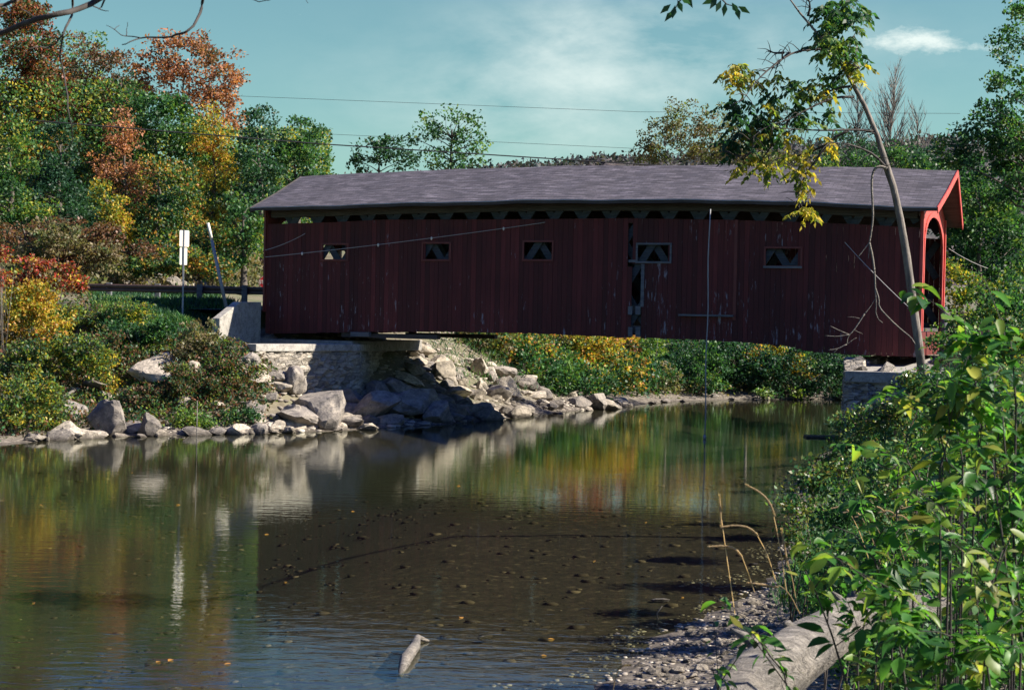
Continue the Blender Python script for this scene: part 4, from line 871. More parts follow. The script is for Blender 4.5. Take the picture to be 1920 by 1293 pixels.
# far bank beyond the bridge
FB = "bushes and trees on the far bank under the bridge"
U = [
 ("shrub", "brown and green brush at the top of the riprap slope", 82, [(870, 640, 40, 30), (930, 650, 40, 32)], "dry"),
 ("shrub", "dark green bush at the right foot of the riprap slope", 79, [(985, 690, 40, 45), (1040, 710, 42, 34)], "green"),
 ("shrub", "yellow brown bush right of the riprap slope under the bridge", 84, [(1010, 640, 50, 40), (1060, 660, 40, 40)], "dry"),
 ("shrub", "golden yellow bush hanging above the shoreline left of the red bush", 85, [(1095, 665, 32, 40), (1080, 640, 40, 30), (1130, 640, 40, 30)], "gold"),
 ("shrub", "low green bush at the water right of the dark green bush", 82, [(1110, 715, 45, 30), (1070, 725, 30, 24)], "green"),
 ("shrub", "small red leaved bush between golden and bright green foliage", 86, [(1180, 665, 20, 28), (1160, 680, 18, 18)], "redor"),
 ("shrub", "bright yellow green bush under the open bay of the bridge", 84, [(1225, 655, 28, 30), (1205, 670, 22, 26)], "bright"),
 ("shrub", "muted green and brown bush at the shoreline below the bright green bush", 83, [(1190, 715, 45, 30), (1250, 712, 40, 34)], "dry"),
 ("shrub", "dusky green bush beside the first grey trunks under the bridge", 86, [(1290, 705, 40, 40), (1330, 690, 40, 50)], "green"),
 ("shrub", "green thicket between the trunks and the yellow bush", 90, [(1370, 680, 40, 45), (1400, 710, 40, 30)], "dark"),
 ("maple_sapling", "yellow and green bush overhanging the dark hollow at the water", 84, [(1450, 672, 54, 30), (1492, 690, 34, 26), (1415, 680, 34, 28)], "gold"),
 ("shrub", "dark shaded bush left of the right abutment", 84, [(1560, 700, 40, 40), (1600, 690, 40, 50)], "dark"),
 ("shrub", "small pale green plant on the far shore under the yellow bush", 85, [(1432, 738, 14, 8)], "bright"),
 ("shrub", "small green plant on the far shore left of the dark hollow", 85, [(1492, 736, 12, 8)], "bright"),
 ("shrub", "mixed green and orange bush above the dark green bush under the bridge", 88, [(940, 650, 50, 34), (1000, 665, 50, 40), (900, 660, 30, 24)], "goy"),
 ("shrub", "olive bush between the golden bush and the bright green bush", 89, [(1130, 680, 50, 50), (1190, 690, 40, 40), (1060, 690, 40, 40)], "goy"),
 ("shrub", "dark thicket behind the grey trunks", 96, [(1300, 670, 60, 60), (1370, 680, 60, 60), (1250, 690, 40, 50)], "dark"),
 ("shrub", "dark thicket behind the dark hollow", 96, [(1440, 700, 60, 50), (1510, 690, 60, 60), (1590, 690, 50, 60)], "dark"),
 ("hardwood_tree", "orange tree behind the left half of the bridge", 97, [(1030, 560, 60, 80), (960, 600, 50, 60)], "goy"),
 ("hardwood_tree", "tall green tree behind the middle of the bridge", 99, [(1180, 500, 80, 90), (1200, 600, 60, 60)], "green"),
 ("hardwood_tree", "green and yellow tree behind the right half of the bridge", 98, [(1400, 540, 80, 90), (1330, 600, 60, 60)], "gy"),
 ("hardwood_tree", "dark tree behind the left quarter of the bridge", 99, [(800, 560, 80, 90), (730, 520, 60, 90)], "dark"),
 ("hardwood_tree", "tall red leaved tree behind the bridge hidden above its floor", 96, [(1130, 560, 60, 70), (1090, 520, 50, 60)], "red"),
 ("hardwood_tree", "green tree behind the bridge left of centre", 98, [(900, 560, 80, 80), (980, 540, 60, 90)], "green"),
 ("hardwood_tree", "golden tree behind the right half of the bridge", 96, [(1250, 560, 70, 80), (1340, 560, 60, 80)], "gold"),
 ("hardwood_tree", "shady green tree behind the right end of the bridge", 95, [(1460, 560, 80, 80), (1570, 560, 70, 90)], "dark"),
]
for i, (nm, lab, Y, lob, mt_) in enumerate(U):
    tr = nm == "hardwood_tree"
    if not tr:
        lw0 = max(lob, key=lambda l: l[1] + l[3]); h_ = hit(lw0[0], lw0[1] + lw0[3] * 0.85); Y = h_.y + (0.3 if mt_ not in ("gold", "bright") else -1.2) if h_ is not None else Y
        if nm == "maple_sapling": Y = 87.2
    plant(nm, lab, "tree" if tr else "bush", FB, Y, lob, ML[mt_], leaf=0.18 if not tr else 0.26, dens=4.6 if not tr else 3.6, clump=0.5 if not tr else 0.8, seed=200 + i, trunk_r=0.04 if not tr else 0.18, stems=8 if not tr else 1, parts=("trunk", "crown") if tr else SH, limbs=14)
def trunk_only(label, pts, Y, r0, seed, twigs=6, mat=BARKL, name="tree_trunk"):
    w = [at(a_, b_, Y) for a_, b_ in pts]; o = tag(empty(name, w[0]), label, "tree", "grey trunks under the bridge"); w = [p - w[0] for p in w]; r = random.Random(seed)
    mb = MB(); n = len(w); mb.tube(w, [r0 * (1 - 0.4 * k / (n - 1)) for k in range(n)], 7); mb.build("trunk", mat, o, smooth=True); mb = MB()
    for i in range(twigs):
        k = r.randint(0, n - 2); a_ = w[k].lerp(w[k + 1], r.random()); d = Vector((r.choice((-1, 1)) * r.uniform(.4, 1), r.uniform(-.3, .3), r.uniform(.2, .9))); L = r.uniform(.6, 1.6)
        mb.tube([a_, a_ + d * L * .5, a_ + d * L + Vector((0, 0, .2))], [r0 * .3, r0 * .2, r0 * .06], 4)
    mb.build("branches", mat, o)
for lab, pts, Y, r0 in [("slender grey trunk right of the bright green bush under the bridge", [(1248, 735), (1250, 690), (1253, 600)], 88, .07), ("thin trunk between the first trunk and the rope", [(1276, 735), (1275, 680), (1273, 600)], 92, .06),
    ("pale thin trunk just left of the hanging rope", [(1302, 735), (1303, 680), (1303, 600)], 91, .05), ("dark leaning trunk right of the hanging rope", [(1340, 738), (1350, 690), (1362, 600)], 88, .09),
    ("thick leaning trunk rising beside the yellow bush", [(1388, 738), (1396, 705), (1402, 650), (1404, 600)], 87, .11), ("thin pale trunk behind the yellow bush", [(1372, 738), (1376, 690), (1385, 600)], 93, .05)]:
    trunk_only(lab, pts, Y, r0, int(Y * 7))
# left bank bushes
LB = "bushes on the left bank"
Lb = [
 ("sumac_bush", "scarlet leaved bush at the left edge above the yellow bushes", 58, [(8, 478, 26, 22), (-10, 520, 30, 30)], "red", .13),
 ("sumac_bush", "red and green bush beside the scarlet bush at the road edge", 60, [(75, 500, 38, 30), (120, 520, 38, 24), (50, 530, 40, 30), (150, 535, 24, 14)], "red", .14),
 ("shrub", "dry grey green bush on the slope above the guardrail's left end", 74, [(110, 450, 60, 40), (190, 480, 50, 30), (60, 480, 50, 30)], "dry", .17),
 ("shrub", "rust coloured brush on the slope under the hillside trees", 76, [(190, 450, 60, 36), (260, 480, 60, 30), (130, 490, 60, 30)], "rust", .16),
 ("shrub", "green and gold brush on the slope behind the sign post", 75, [(330, 490, 60, 30), (270, 500, 50, 22), (400, 500, 50, 26)], "goy", .16),
 ("shrub", "yellow green bush covering the left bank below the red bushes", 53, [(100, 585, 70, 36), (40, 600, 60, 50), (170, 590, 50, 34)], "bank", .13),
 ("shrub", "large yellow leaved shrub in the middle of the left bank", 49, [(60, 680, 80, 60), (140, 660, 60, 50), (190, 680, 30, 50)], "bank", .12),
 ("shrub", "shrub with dull green leaves at the water's edge on the far left", 45, [(30, 770, 60, 50), (90, 740, 40, 40)], "bank", .12),
 ("shrub", "leafy yellow and green shrub spreading over the slope right of the large yellow shrub", 50, [(250, 590, 60, 34), (210, 640, 50, 40), (160, 600, 40, 30)], "bank", .12),
 ("shrub", "dark tangled shrub over the water behind the flat waterline rock", 44, [(70, 775, 60, 36), (20, 735, 50, 50)], "bank", .11),
 ("shrub", "twiggy brown shrub above the smooth grey boulder", 52, [(400, 735, 46, 34), (340, 700, 44, 22)], "bankr", .10),
 ("shrub", "tall loose yellow leaved shrub at the left edge standing above the others", 50, [(20, 590, 60, 80), (95, 610, 56, 70), (60, 560, 50, 40)], "gold", .12),
 ("shrub", "tall green and yellow shrub between the broad slab and the large yellow shrub", 50, [(200, 650, 50, 56), (160, 700, 46, 40)], "bankr", .12),
 ("shrub", "small yellow bush just above the large square boulder", 47, [(205, 725, 22, 26)], "gold", .11),
 ("shrub", "deep green leafy bush on the slope below the sign post", 56, [(270, 640, 40, 26), (240, 620, 36, 24), (300, 615, 40, 20)], "green", .13),
 ("shrub", "brown grassy brush clump on the slope left of the wingwall", 55, [(375, 640, 42, 44), (350, 670, 40, 26)], "dry", .13),
 ("shrub", "reddish twiggy bush below the broad rock slab", 49, [(290, 745, 50, 26), (340, 730, 40, 26), (250, 760, 30, 18)], "bankr", .10),
 ("shrub", "dark red and green bush between the wingwall slope and the rock pile", 52, [(420, 700, 40, 34), (450, 735, 36, 34), (420, 755, 46, 28)], "bankr", .11),
 ("shrub", "bright green low bush at the waterline left of the rock pile", 47, [(350, 785, 32, 22), (380, 792, 26, 16)], "bright", .10),
 ("shrub", "small green bush at the waterline beside the smooth grey boulder", 48, [(440, 785, 34, 18), (470, 775, 20, 14)], "green", .10),
]
for i, (nm, lab, Y, lob, mt_, lf) in enumerate(Lb):
    if i > 4:
        l0 = lob[0]; h_ = hit(l0[0], l0[1] + l0[3] * 0.9); Y = h_.y + 0.2 if h_ is not None else Y
    plant(nm, lab, "bush", LB, Y, lob, ML[mt_], leaf=lf, dens=5.0, clump=0.34, seed=300 + i, trunk_r=0.013, stems=14, parts=SH, bark=BARKL, shell=0.25, fill=1.2)
# grass and undergrowth laid over the ground
def ground_cover(name, polypx, n, leaf, mat, seed, label, cat, hmax=0.3, up=2.0, ratio=0.14):
    r = np.random.default_rng(seed); P = polypx; X = []; xs_ = [p[0] for p in P]; ys_ = [p[1] for p in P]
    def ins(x, y):
        k = np.zeros(x.shape, bool)
        for (xa, ya), (xb, yb) in zip(P, P[1:] + P[:1]):
            if ya == yb: continue
            c = ((ya > y) != (yb > y)) & (x < xa + (y - ya) * (xb - xa) / (yb - ya)); k ^= c
        return k
    x = r.uniform(min(xs_), max(xs_), n * 2); y = r.uniform(min(ys_), max(ys_), n * 2); k = ins(x, y); x, y = x[k], y[k]
    R = np.array([tuple(ray(a_, b_)) for a_, b_ in zip(x, y)]); Y = np.arange(8, 130, 0.3); done = np.full(len(x), np.nan)
    for Yk in Y:
        m = np.isnan(done); 
        if not m.any(): break
        t = Yk / R[m, 1]; z = CH + R[m, 2] * t; gzv = ground_z(R[m, 0] * t, np.full(m.sum(), Yk)); idx = np.nonzero(m)[0][z < gzv]; done[idx] = Yk
    ok = ~np.isnan(done); R = R[ok]; done = done[ok]; t = done / R[:, 1]; px_ = R[:, 0] * t + r.normal(0, .15, len(t)); py_ = done + r.uniform(-.4, 1.2, len(t)); pz = ground_z(px_, py_)
    g = pz > 0.03; Pn = np.stack([px_, py_, pz + r.random(len(px_)) * hmax - 0.02], 1)[g]
    ax = unit(r.normal(size=Pn.shape)) + np.array([0, 0, up]); V, Q, rn = leaf_cards(Pn, leaf * r.uniform(0.5, 1.4, len(Pn)), ax, r, ratio)
    return tag(link(name, mesh_quads(name, V, Q, {"rnd": rn}), mat), label, cat, kind="stuff")
ground_cover("grass", [(170, 545), (400, 555), (430, 600), (420, 660), (330, 650), (200, 640)], 26000, 0.30, ML["grass"], 11, "green grass on the slope in front of the guardrail", "grass", 0.1, 1.4)
ground_cover("undergrowth", [(-380, 540), (-20, 560), (200, 640), (430, 660), (520, 740), (480, 800), (-20, 825), (-380, 850)], 46000, 0.13, ML["bankr"], 12, "low brush between the bushes of the left bank", "undergrowth", 0.45, 0.4, 0.5)
ground_cover("undergrowth", [(-380, 400), (-20, 430), (500, 500), (500, 545), (-20, 560), (-380, 560)], 38000, 0.24, ML["dry"], 13, "dry brush on the slope behind the guardrail", "undergrowth", 0.8, 0.4, 0.5)
ground_cover("undergrowth", [(820, 630), (1590, 640), (1590, 742), (1180, 748), (1040, 735), (930, 670)], 9000, 0.17, ML["dry"], 14, "low brush along the far bank behind the separate bushes", "undergrowth", 0.6, 0.4, 0.55)
for k, (pp, nn, mt_, lab) in enumerate([([(840, 625), (1060, 625), (1080, 700), (1000, 715), (900, 665)], 7000, "goy", "mixed brush on the far bank above the riprap"), ([(1060, 625), (1200, 630), (1190, 740), (1110, 745), (1060, 700)], 8000, "gold", "yellowing brush on the far bank under the middle of the bridge"),
    ([(960, 690), (1060, 690), (1240, 715), (1240, 748), (1060, 748)], 6000, "green", "green brush at the foot of the far bank"), ([(1200, 630), (1600, 640), (1600, 735), (1240, 742), (1190, 720)], 8000, "green", "shaded green brush among the trunks of the far bank")]):
    ground_cover("undergrowth", pp, nn, 0.2, ML[mt_], 60 + k, lab, "undergrowth", 1.3, 0.4, 0.6)
ground_cover("grass", [(790, 640), (900, 660), (1060, 740), (960, 745), (850, 720)], 1500, 0.25, ML["grass"], 15, "tufts of grass between the riprap rocks under the bridge", "grass", 0.35, 1.4)

# ------------------------------------------------------------------ roadside things on the left
def post_at(px, ytop, ybot, Y): a_ = at(px, ybot, Y); b_ = at(px, ytop, Y); return a_, b_
gr = at(495, 545, 66.0); gl = at(165, 545, 69.0)
g_root = tag(empty("guardrail", (gl.x, gl.y, gl.z - 0.8)), "low dark brown guardrail on grey posts running up to the left portal", "guardrail"); gr0 = Vector(g_root.location)
mb = MB(); dv = (gr - gl); 
A = at(165, 538.5, 69.0) - gr0; B = at(500, 545.5, 66.0) - gr0; dirv = (B - A).normalized(); nv = Vector((dirv.y, -dirv.x, 0)).normalized()
prof = [(-0.16, 0.0), (-0.12, 0.05), (-0.05, 0.05), (0.0, 0.0), (0.05, 0.05), (0.12, 0.05), (0.16, 0.0)]
vs = []
for P_ in (A, B):
    for z, o_ in prof: vs.append(P_ + nv * o_ + Vector((0, 0, z)))
    for z, o_ in reversed(prof): vs.append(P_ + nv * (o_ - 0.012) + Vector((0, 0, z)))
k = len(prof) * 2; mb.add(vs, [(i, (i + 1) % k, k + (i + 1) % k, k + i) for i in range(k)]); mb.build("rail", RUST, g_root)
for px, y0 in ((203, 536), (296, 537), (382, 538), (464, 539)):
    u = (px - 165) / 335; p = A.lerp(B, u); gzz = gz((p + gr0).x, (p + gr0).y) - gr0.z
    mb = MB(); c = p - nv * 0.12 if px < 350 else p + nv * 0.17; zt = p.z + 0.22
    mb.box(c.x - 0.11, c.x + 0.11, c.y - 0.11, c.y + 0.11, min(gzz, zt - 0.9) - 0.1, zt); mb.build("post", TIMBER, g_root, bevel=0.015)
# road
mb = MB(); rp = [(-0.3, zfl(0) - 0.03), (-4, zfl(0) - 0.06), (-9, zfl(0) - 0.1), (-16, zfl(0) - 0.15)]
V_ = []
for i, (s_, z_) in enumerate(rp):
    for k, w_ in enumerate((0.1, 2.0, 4.0, W - 0.1)):
        q_ = wpt(s_, w_ + i * i * 0.55, z_ + (0.03 if 0 < k < 3 else 0)); V_.append(q_)
rdm = bpy.data.meshes.new("road"); rdm.from_pydata([tuple(v) for v in V_], [], [(i * 4 + k, i * 4 + k + 1, i * 4 + k + 5, i * 4 + k + 4) for i in range(3) for k in range(3)])
def grav_mat():
    m, t, p, o = new_mat("gravel_road"); n_ = noise(t, 9, 6, 0.7); t.links.new(ramp(t, n_, [(0.3, (0.2, 0.17, 0.14)), (0.7, (0.42, 0.37, 0.31))]), p.inputs["Base Color"]); p.inputs["Roughness"].default_value = 1; bump(t, n_, p, 0.6, 0.04); return m
GRAV = grav_mat(); tag(link("road", rdm, GRAV), kind="structure")
# sign post seen from behind
p0 = at(343, 566, 62); sp_ = tag(empty("sign_post", p0), "two white sign backs, one above the other, on a steel post by the guardrail", "road sign"); p0 = Vector(p0)
mb = MB(); tz = at(342, 431, 62).z - p0.z; mb.box(-0.03, 0.03, -0.05, -0.02, -0.7, tz - 0.0); mb.build("post", STEEL, sp_)
def panel(name, x0, y0, x1, y1, parent, base, Y, yaw, mat):
    c = at((x0 + x1) / 2, (y0 + y1) / 2, Y) - base; h_ = (y1 - y0) * Y / F; w_ = (x1 - x0) * Y / F / math.cos(yaw); mb = MB(); a_ = Vector((math.cos(yaw), math.sin(yaw), 0)); nn = Vector((-math.sin(yaw), math.cos(yaw), 0))
    r_ = min(w_, h_) * 0.1; ring = []
    for sx_, sz_ in ((1, 1), (-1, 1), (-1, -1), (1, -1)):
        for kk in range(4):
            an = {(1, 1): 0, (-1, 1): 90, (-1, -1): 180, (1, -1): 270}[(sx_, sz_)] + kk * 30; ring.append((sx_ * (w_ / 2 - r_) + r_ * math.cos(rad(an)), sz_ * (h_ / 2 - r_) + r_ * math.sin(rad(an))))
    n_ = len(ring); vs = [c + a_ * u + Vector((0, 0, v)) for u, v in ring] + [c + a_ * u + Vector((0, 0, v)) + nn * 0.012 for u, v in ring]
    mb.add(vs, [tuple(range(n_)), tuple(range(2 * n_ - 1, n_ - 1, -1))] + [(i, i + n_, (i + 1) % n_ + n_, (i + 1) % n_) for i in range(n_)]); return mb.build(name, mat, parent)
panel("sign_panel", 338, 432, 353.5, 462.5, sp_, p0, 62, rad(38), WHITE); panel("sign_panel", 338, 464.5, 350, 496.5, sp_, p0, 62, rad(38), WHITE)
# leaning pole
a_ = at(427, 568, 63); o = tag(empty("leaning_pole", a_), "thin grey pole leaning left with a white top beside the guardrail", "pole"); mb = MB()
b_ = at(397, 450, 63) - a_; c_ = at(390, 418, 63) - a_; mb.tube([Vector((0.02, 0, -0.5)), b_], [0.075, 0.06], 10); mb.build("shaft", STEEL, o, smooth=True); mb = MB(); mb.tube([b_, c_], [0.062, 0.055], 10); mb.build("white_top", WHITE, o, smooth=True)
# stop sign
Ys = 80; c_ = at(497, 529, Ys); g0 = gz(c_.x, c_.y); o = tag(empty("stop_sign", (c_.x, c_.y, g0)), "red octagonal stop sign half hidden behind the bridge's left corner", "road sign")
hh = c_.z - g0; Rr = 0.33
def octa(name, R_, y, mat, th=0.008):
    mb = MB(); pts = [(R_ * math.cos(rad(22.5 + 45 * k)), R_ * math.sin(rad(22.5 + 45 * k)) + hh) for k in range(8)]
    mb.add([(x, y, z) for x, z in pts] + [(x, y + th, z) for x, z in pts], [tuple(range(8)), tuple(range(15, 7, -1))] + [(i, i + 8, (i + 1) % 8 + 8, (i + 1) % 8) for i in range(8)]); return mb.build(name, mat, o)
octa("border", Rr, 0.0, WHITE); octa("face", Rr * 0.93, -0.012, STOPRED); mb = MB(); mb.box(-0.03, 0.03, 0.012, 0.05, -0.2, hh + 0.2); mb.build("post", STEEL, o)
def text_mesh(txt, size, mat, parent, loc, name="lettering"):
    cu = bpy.data.curves.new("t", "FONT"); cu.body = txt; cu.size = size; cu.align_x = "CENTER"; cu.align_y = "CENTER"; cu.extrude = 0.003; cu.offset = 0.006; to = bpy.data.objects.new("t", cu); C.objects.link(to)
    dg = bpy.context.evaluated_depsgraph_get(); me = bpy.data.meshes.new_from_object(to.evaluated_get(dg)); bpy.data.objects.remove(to); me.name = name; me.materials.clear(); me.materials.append(mat)
    ob = link(name, me, None, parent); ob.rotation_euler = (rad(90), 0, 0); ob.location = loc; return ob
text_mesh("STOP", 0.25, WHITE, o, (0, -0.018, hh))

# ------------------------------------------------------------------ wires and rope
def wire(label, pts, r, name="utility_wire", cat="wire", mat=None, sag=0.0, n=24, group=None):
    P = [at(*p) for p in pts]; out = []
    for i, (a_, b_) in enumerate(zip(P[:-1], P[1:])):
        for k in range(n + (i == len(P) - 2)): u = k / n; q_ = a_.lerp(b_, u); q_.z -= sag * 4 * u * (1 - u); out.append(q_)
    mb = MB(); mb.tube([p - out[0] for p in out], [r] * len(out), 5); o = mb.build(name, mat or WIRE, None); o.location = out[0]; return tag(o, label, cat, group)
wire("thick black cable crossing the hillside and dipping behind the bridge roof", [(60, 226, 72), (600, 270, 74), (1210, 309, 75), (1930, 349, 76)], 0.030)
wire("thin upper wire high across the sky", [(440, 180, 100), (1200, 210, 100), (1800, 213, 100)], 0.012, group=None)
wire("thin lower wire just above the elm and roof", [(560, 249, 100), (1200, 279, 100)], 0.012)
def wl(px, py, w): s_, z_ = loc_w(px, py, w); return wpt(s_, w, z_)
def cable(label, a_, b_, r, blobs=()):
    o = tag(empty("guy_wire", a_), label, "cable"); mb = MB(); mb.tube([(0, 0, 0)] + [(b_ - a_) * (k / 16) + Vector((0, 0, -0.06 * 4 * (k / 16) * (1 - k / 16))) for k in range(1, 17)], [r] * 17, 5); mb.build("strand", CABLE, o)
    for u in blobs:
        mb = MB(); c = (b_ - a_) * u - Vector((0, 0, .24 * u * (1 - u))); mb.tube([c + Vector((0, 0, .05)), c + Vector((0, 0, .03)), c, c + Vector((0, 0, -.05)), c + Vector((0, 0, -.08))], [.012, .03, .04, .03, .01], 8); mb.build("clamp", WHITE, o, smooth=True)
cable("long pale wire slanting up across the left half of the red siding", wl(497, 482, -0.4), wl(1022, 417, -0.06), 0.012, (0.14, 0.42, 0.61, 0.86))
cable("short pale wire rising at the left end of the red siding", wl(497, 469, -0.5), wl(572, 438, -0.06), 0.012)
cable("thin wire slanting down to the leaning tree on the right of the siding", wl(1584, 454, -0.06), wl(1712, 583, -1.2), 0.012)
cable("pale wire running down from the right portal into the trees", wl(1779, 466, W + 0.1), wl(1852, 503, W + 2.5), 0.010)
rb = on_z(1321, 823, 0.0); rt = at(1330, 392, rb.y); o = tag(empty("rope", (rb.x, rb.y, 0)), "long grey rope hanging from the eave straight down to the water", "rope")
mb = MB(); zt0 = rt.z; mb.tube([(0, 0, -0.3)] + [(0.02 * math.sin(k), 0, zt0 * k / 14) for k in range(1, 15)], [0.022] * 15, 6); mb.build("strand", ROPE, o, smooth=True)
mb = MB(); mb.tube([(0, 0, -0.02), (0, 0, 0.03), (0, 0, 0.10), (0, 0, 0.16)], [0.03, 0.06, 0.06, 0.03], 8); mb.build("knot", ROPE, o, smooth=True)

# ------------------------------------------------------------------ right portal approach
a_ = loc_s(1769, 612, S1 + 0.6); p = wpt(S1 + 0.6, a_[0], zfl(S1) - 0.5); o = tag(empty("guard_post", p), "stout weathered grey post in front of the right portal's far jamb", "post"); mb = MB()
zt0 = loc_s(1769, 575, S1 + 0.6)[1] - p.z; mb.tube([(0, 0, -0.6), (0, 0, zt0 - 0.03), (0, 0, zt0)], [0.13, 0.125, 0.10], 12); mb.build("post", TIMBER, o, smooth=False)
q_ = wpt(S1 + 0.7, W - 0.2, zfl(S1) + 0.45); o = tag(empty("guardrail", q_), "dark low guardrail beyond the right portal", "guardrail"); mb = MB(); mb.bar((0, 0, 0), tuple(ES * 1.6 + EW * 0.7), 0.32, 0.08); mb.build("rail", RUST, o)
for k in (1.3,):
    mb = MB(); c = ES * k + EW * 0.44 * k; mb.box(c.x - .09, c.x + .09, c.y - .02, c.y + .16, -1.2, 0.2); mb.build("post", TIMBER, o, bevel=.01)

# ------------------------------------------------------------------ leaning tree on the right bank
YL = 30.0
def L_(px, py, dy=0.0): return at(px, py, YL + dy)
bpt = L_(1729, 700); tr_pts = [(1731, 715), (1722, 640), (1712, 570), (1700, 480), (1688, 410), (1675, 350), (1662, 312), (1645, 255), (1622, 200), (1600, 160), (1578, 120), (1555, 95), (1530, 60), (1500, 25), (1482, 0), (1470, -30)]
lt = tag(empty("ash_tree", bpt), "slender leaning tree with grey trunk bending over the right end of the bridge", "tree")
mb = MB(); r0 = [.088, .082, .080, .076, .070, .066, .070, .05, .044, .04, .034, .028, .022, .018, .013, .008]
mb.tube([L_(*q) - bpt for q in tr_pts], [r * YL / 30 for r in r0], 10); mb.build("trunk", BARKL, lt, smooth=True)
brs = [[(1665, 318), (1640, 290), (1610, 276), (1580, 268), (1555, 268)], [(1555, 268), (1520, 285), (1480, 297), (1465, 296)], [(1600, 240), (1640, 250)], [(1640, 246), (1600, 243), (1550, 245), (1500, 243), (1460, 240)], [(1590, 245), (1560, 260), (1530, 300), (1505, 335), (1495, 370), (1500, 395)],
       [(1601, 182), (1570, 182), (1540, 192), (1505, 210), (1480, 225), (1440, 235), (1405, 262)], [(1595, 162), (1570, 165), (1540, 178), (1510, 183)], [(1556, 95), (1530, 92), (1490, 97), (1460, 115), (1430, 140), (1412, 160), (1395, 185)], [(1478, 100), (1462, 115), (1455, 128)],
       [(1470, 99), (1455, 100), (1442, 97)], [(1545, 90), (1560, 50), (1575, 10)], [(1575, 118), (1590, 90), (1605, 60)], [(1515, 30), (1520, 10), (1512, -10)], [(1440, 237), (1400, 300), (1375, 290)], [(1480, 224), (1450, 270), (1420, 310)], [(1585, 135), (1600, 130), (1612, 128)]]
mb = MB(); rr = random.Random(9)
for b_ in brs:
    pts = smooth_path([L_(x, y, 0.25 * i * math.sin(len(b_) + b_[0][0])) - bpt for i, (x, y) in enumerate(b_)], 1); n_ = len(pts); mb.tube(pts, [0.027 * (1 - 0.75 * k / (n_ - 1)) for k in range(n_)], 6)
    for k in range(1, n_):
        for _ in range(2): d_ = Vector((rr.uniform(-.35, .2), rr.uniform(-.25, .25), rr.uniform(-.3, .2))); mb.tube([pts[k], pts[k] + d_ * .5 + Vector((0, 0, .03)), pts[k] + d_], [0.010, 0.007, 0.003], 4)
mb.build("branches", BARKD, lt, smooth=True)
# dead hanging branch looping down from the trunk
dead = [[(1663, 316), (1652, 312), (1642, 314), (1636, 325), (1634, 345), (1636, 380), (1637, 410), (1633, 440), (1630, 455)], [(1630, 455), (1622, 465), (1608, 483)], [(1630, 455), (1630, 470), (1628, 485)], [(1630, 455), (1636, 480), (1640, 510), (1641, 540), (1643, 570), (1642, 585)], [(1641, 540), (1648, 560), (1647, 575), (1668, 598), (1690, 618), (1708, 632), (1716, 645)],
        [(1642, 585), (1646, 598), (1655, 605)], [(1621, 588), (1612, 602), (1600, 620), (1590, 630), (1588, 645)], [(1592, 627), (1575, 620), (1557, 611)], [(1592, 627), (1570, 631), (1547, 629)], [(1588, 645), (1570, 654), (1553, 656)], [(1612, 597), (1600, 594), (1588, 594)], [(1600, 618), (1618, 626)], [(1621, 588), (1632, 575), (1641, 560)], [(1570, 654), (1563, 662)], [(1588, 645), (1600, 636), (1606, 633)]]
rw = [.030, .014, .011, .021, .018, .011, .015, .010, .010, .010, .006, .006, .010, .006, .006]
mb = MB()
for k, (b_, r_) in enumerate(zip(dead, rw)):
    pts = smooth_path([L_(x, y, -0.15) - bpt for x, y in b_], 1); n_ = len(pts); mb.tube(pts, [r_ * (1 - 0.5 * i / (n_ - 1)) for i in range(n_)], 6)
mb.build("dead_branch", DRIFT, lt, smooth=True)
def spray(centres, label_part, mat, seed, parent, root, per=11, L=0.14, Y=YL):
    r = np.random.default_rng(seed); P = []; AX = []
    for (px, py, rx, ry, n_) in centres:
        for _ in range(int(n_ * 1.15) + 1):
            a_ = r.uniform(0, 6.28); q_ = math.sqrt(r.random()); c = at(px + rx * q_ * math.cos(a_), py + ry * q_ * math.sin(a_), Y + r.normal(0, 0.35)); c = np.array(c - root)
            d = np.array([r.normal(0, 1), r.normal(0, 1) * .8, -0.35 + r.normal(0, .3)]); d /= np.linalg.norm(d); sd = np.cross(d, [0, 0, 1]); sd /= max(np.linalg.norm(sd), .1); ln = r.uniform(.18, .32)
            for k in range(per // 2 + 1):
                u = k / (per // 2); base = c + d * ln * u + np.array([0, 0, -0.10 * u * u])
                for sg in ((-1, 1) if k < per // 2 else (0,)):
                    P.append(base); AX.append(d * (0.45 if sg else 1) + sd * sg * 0.9 + np.array([0, 0, -0.75]) + r.normal(0, .18, 3))
    P = np.array(P); AX = np.array(AX); V, Q, rn = leaf_cards(P, L * r.uniform(.7, 1.25, len(P)), AX, r, 0.46)
    return link(label_part, mesh_quads(label_part, V, Q, {"rnd": rn}), mat, parent)
spray([(1575, 15, 42, 26, 26), (1565, 55, 48, 30, 34), (1545, 85, 34, 18, 18), (1590, 95, 28, 22, 14), (1560, 20, 30, 20, 10), (1610, 30, 12, 20, 6), (1415, 200, 20, 10, 4), (1470, 175, 40, 18, 12), (1500, 160, 30, 14, 8), (1375, 195, 22, 14, 7), (1390, 210, 18, 12, 4), (1555, 145, 22, 24, 8), (1510, 225, 24, 12, 7), (1450, 225, 30, 20, 8),
       (1440, 250, 36, 20, 10), (1480, 205, 28, 18, 8), (1375, 265, 24, 26, 14), (1400, 240, 25, 25, 7), (1560, 205, 8, 10, 3), (1420, 215, 26, 18, 6)], "foliage", ML["ash"], 31, lt, bpt)
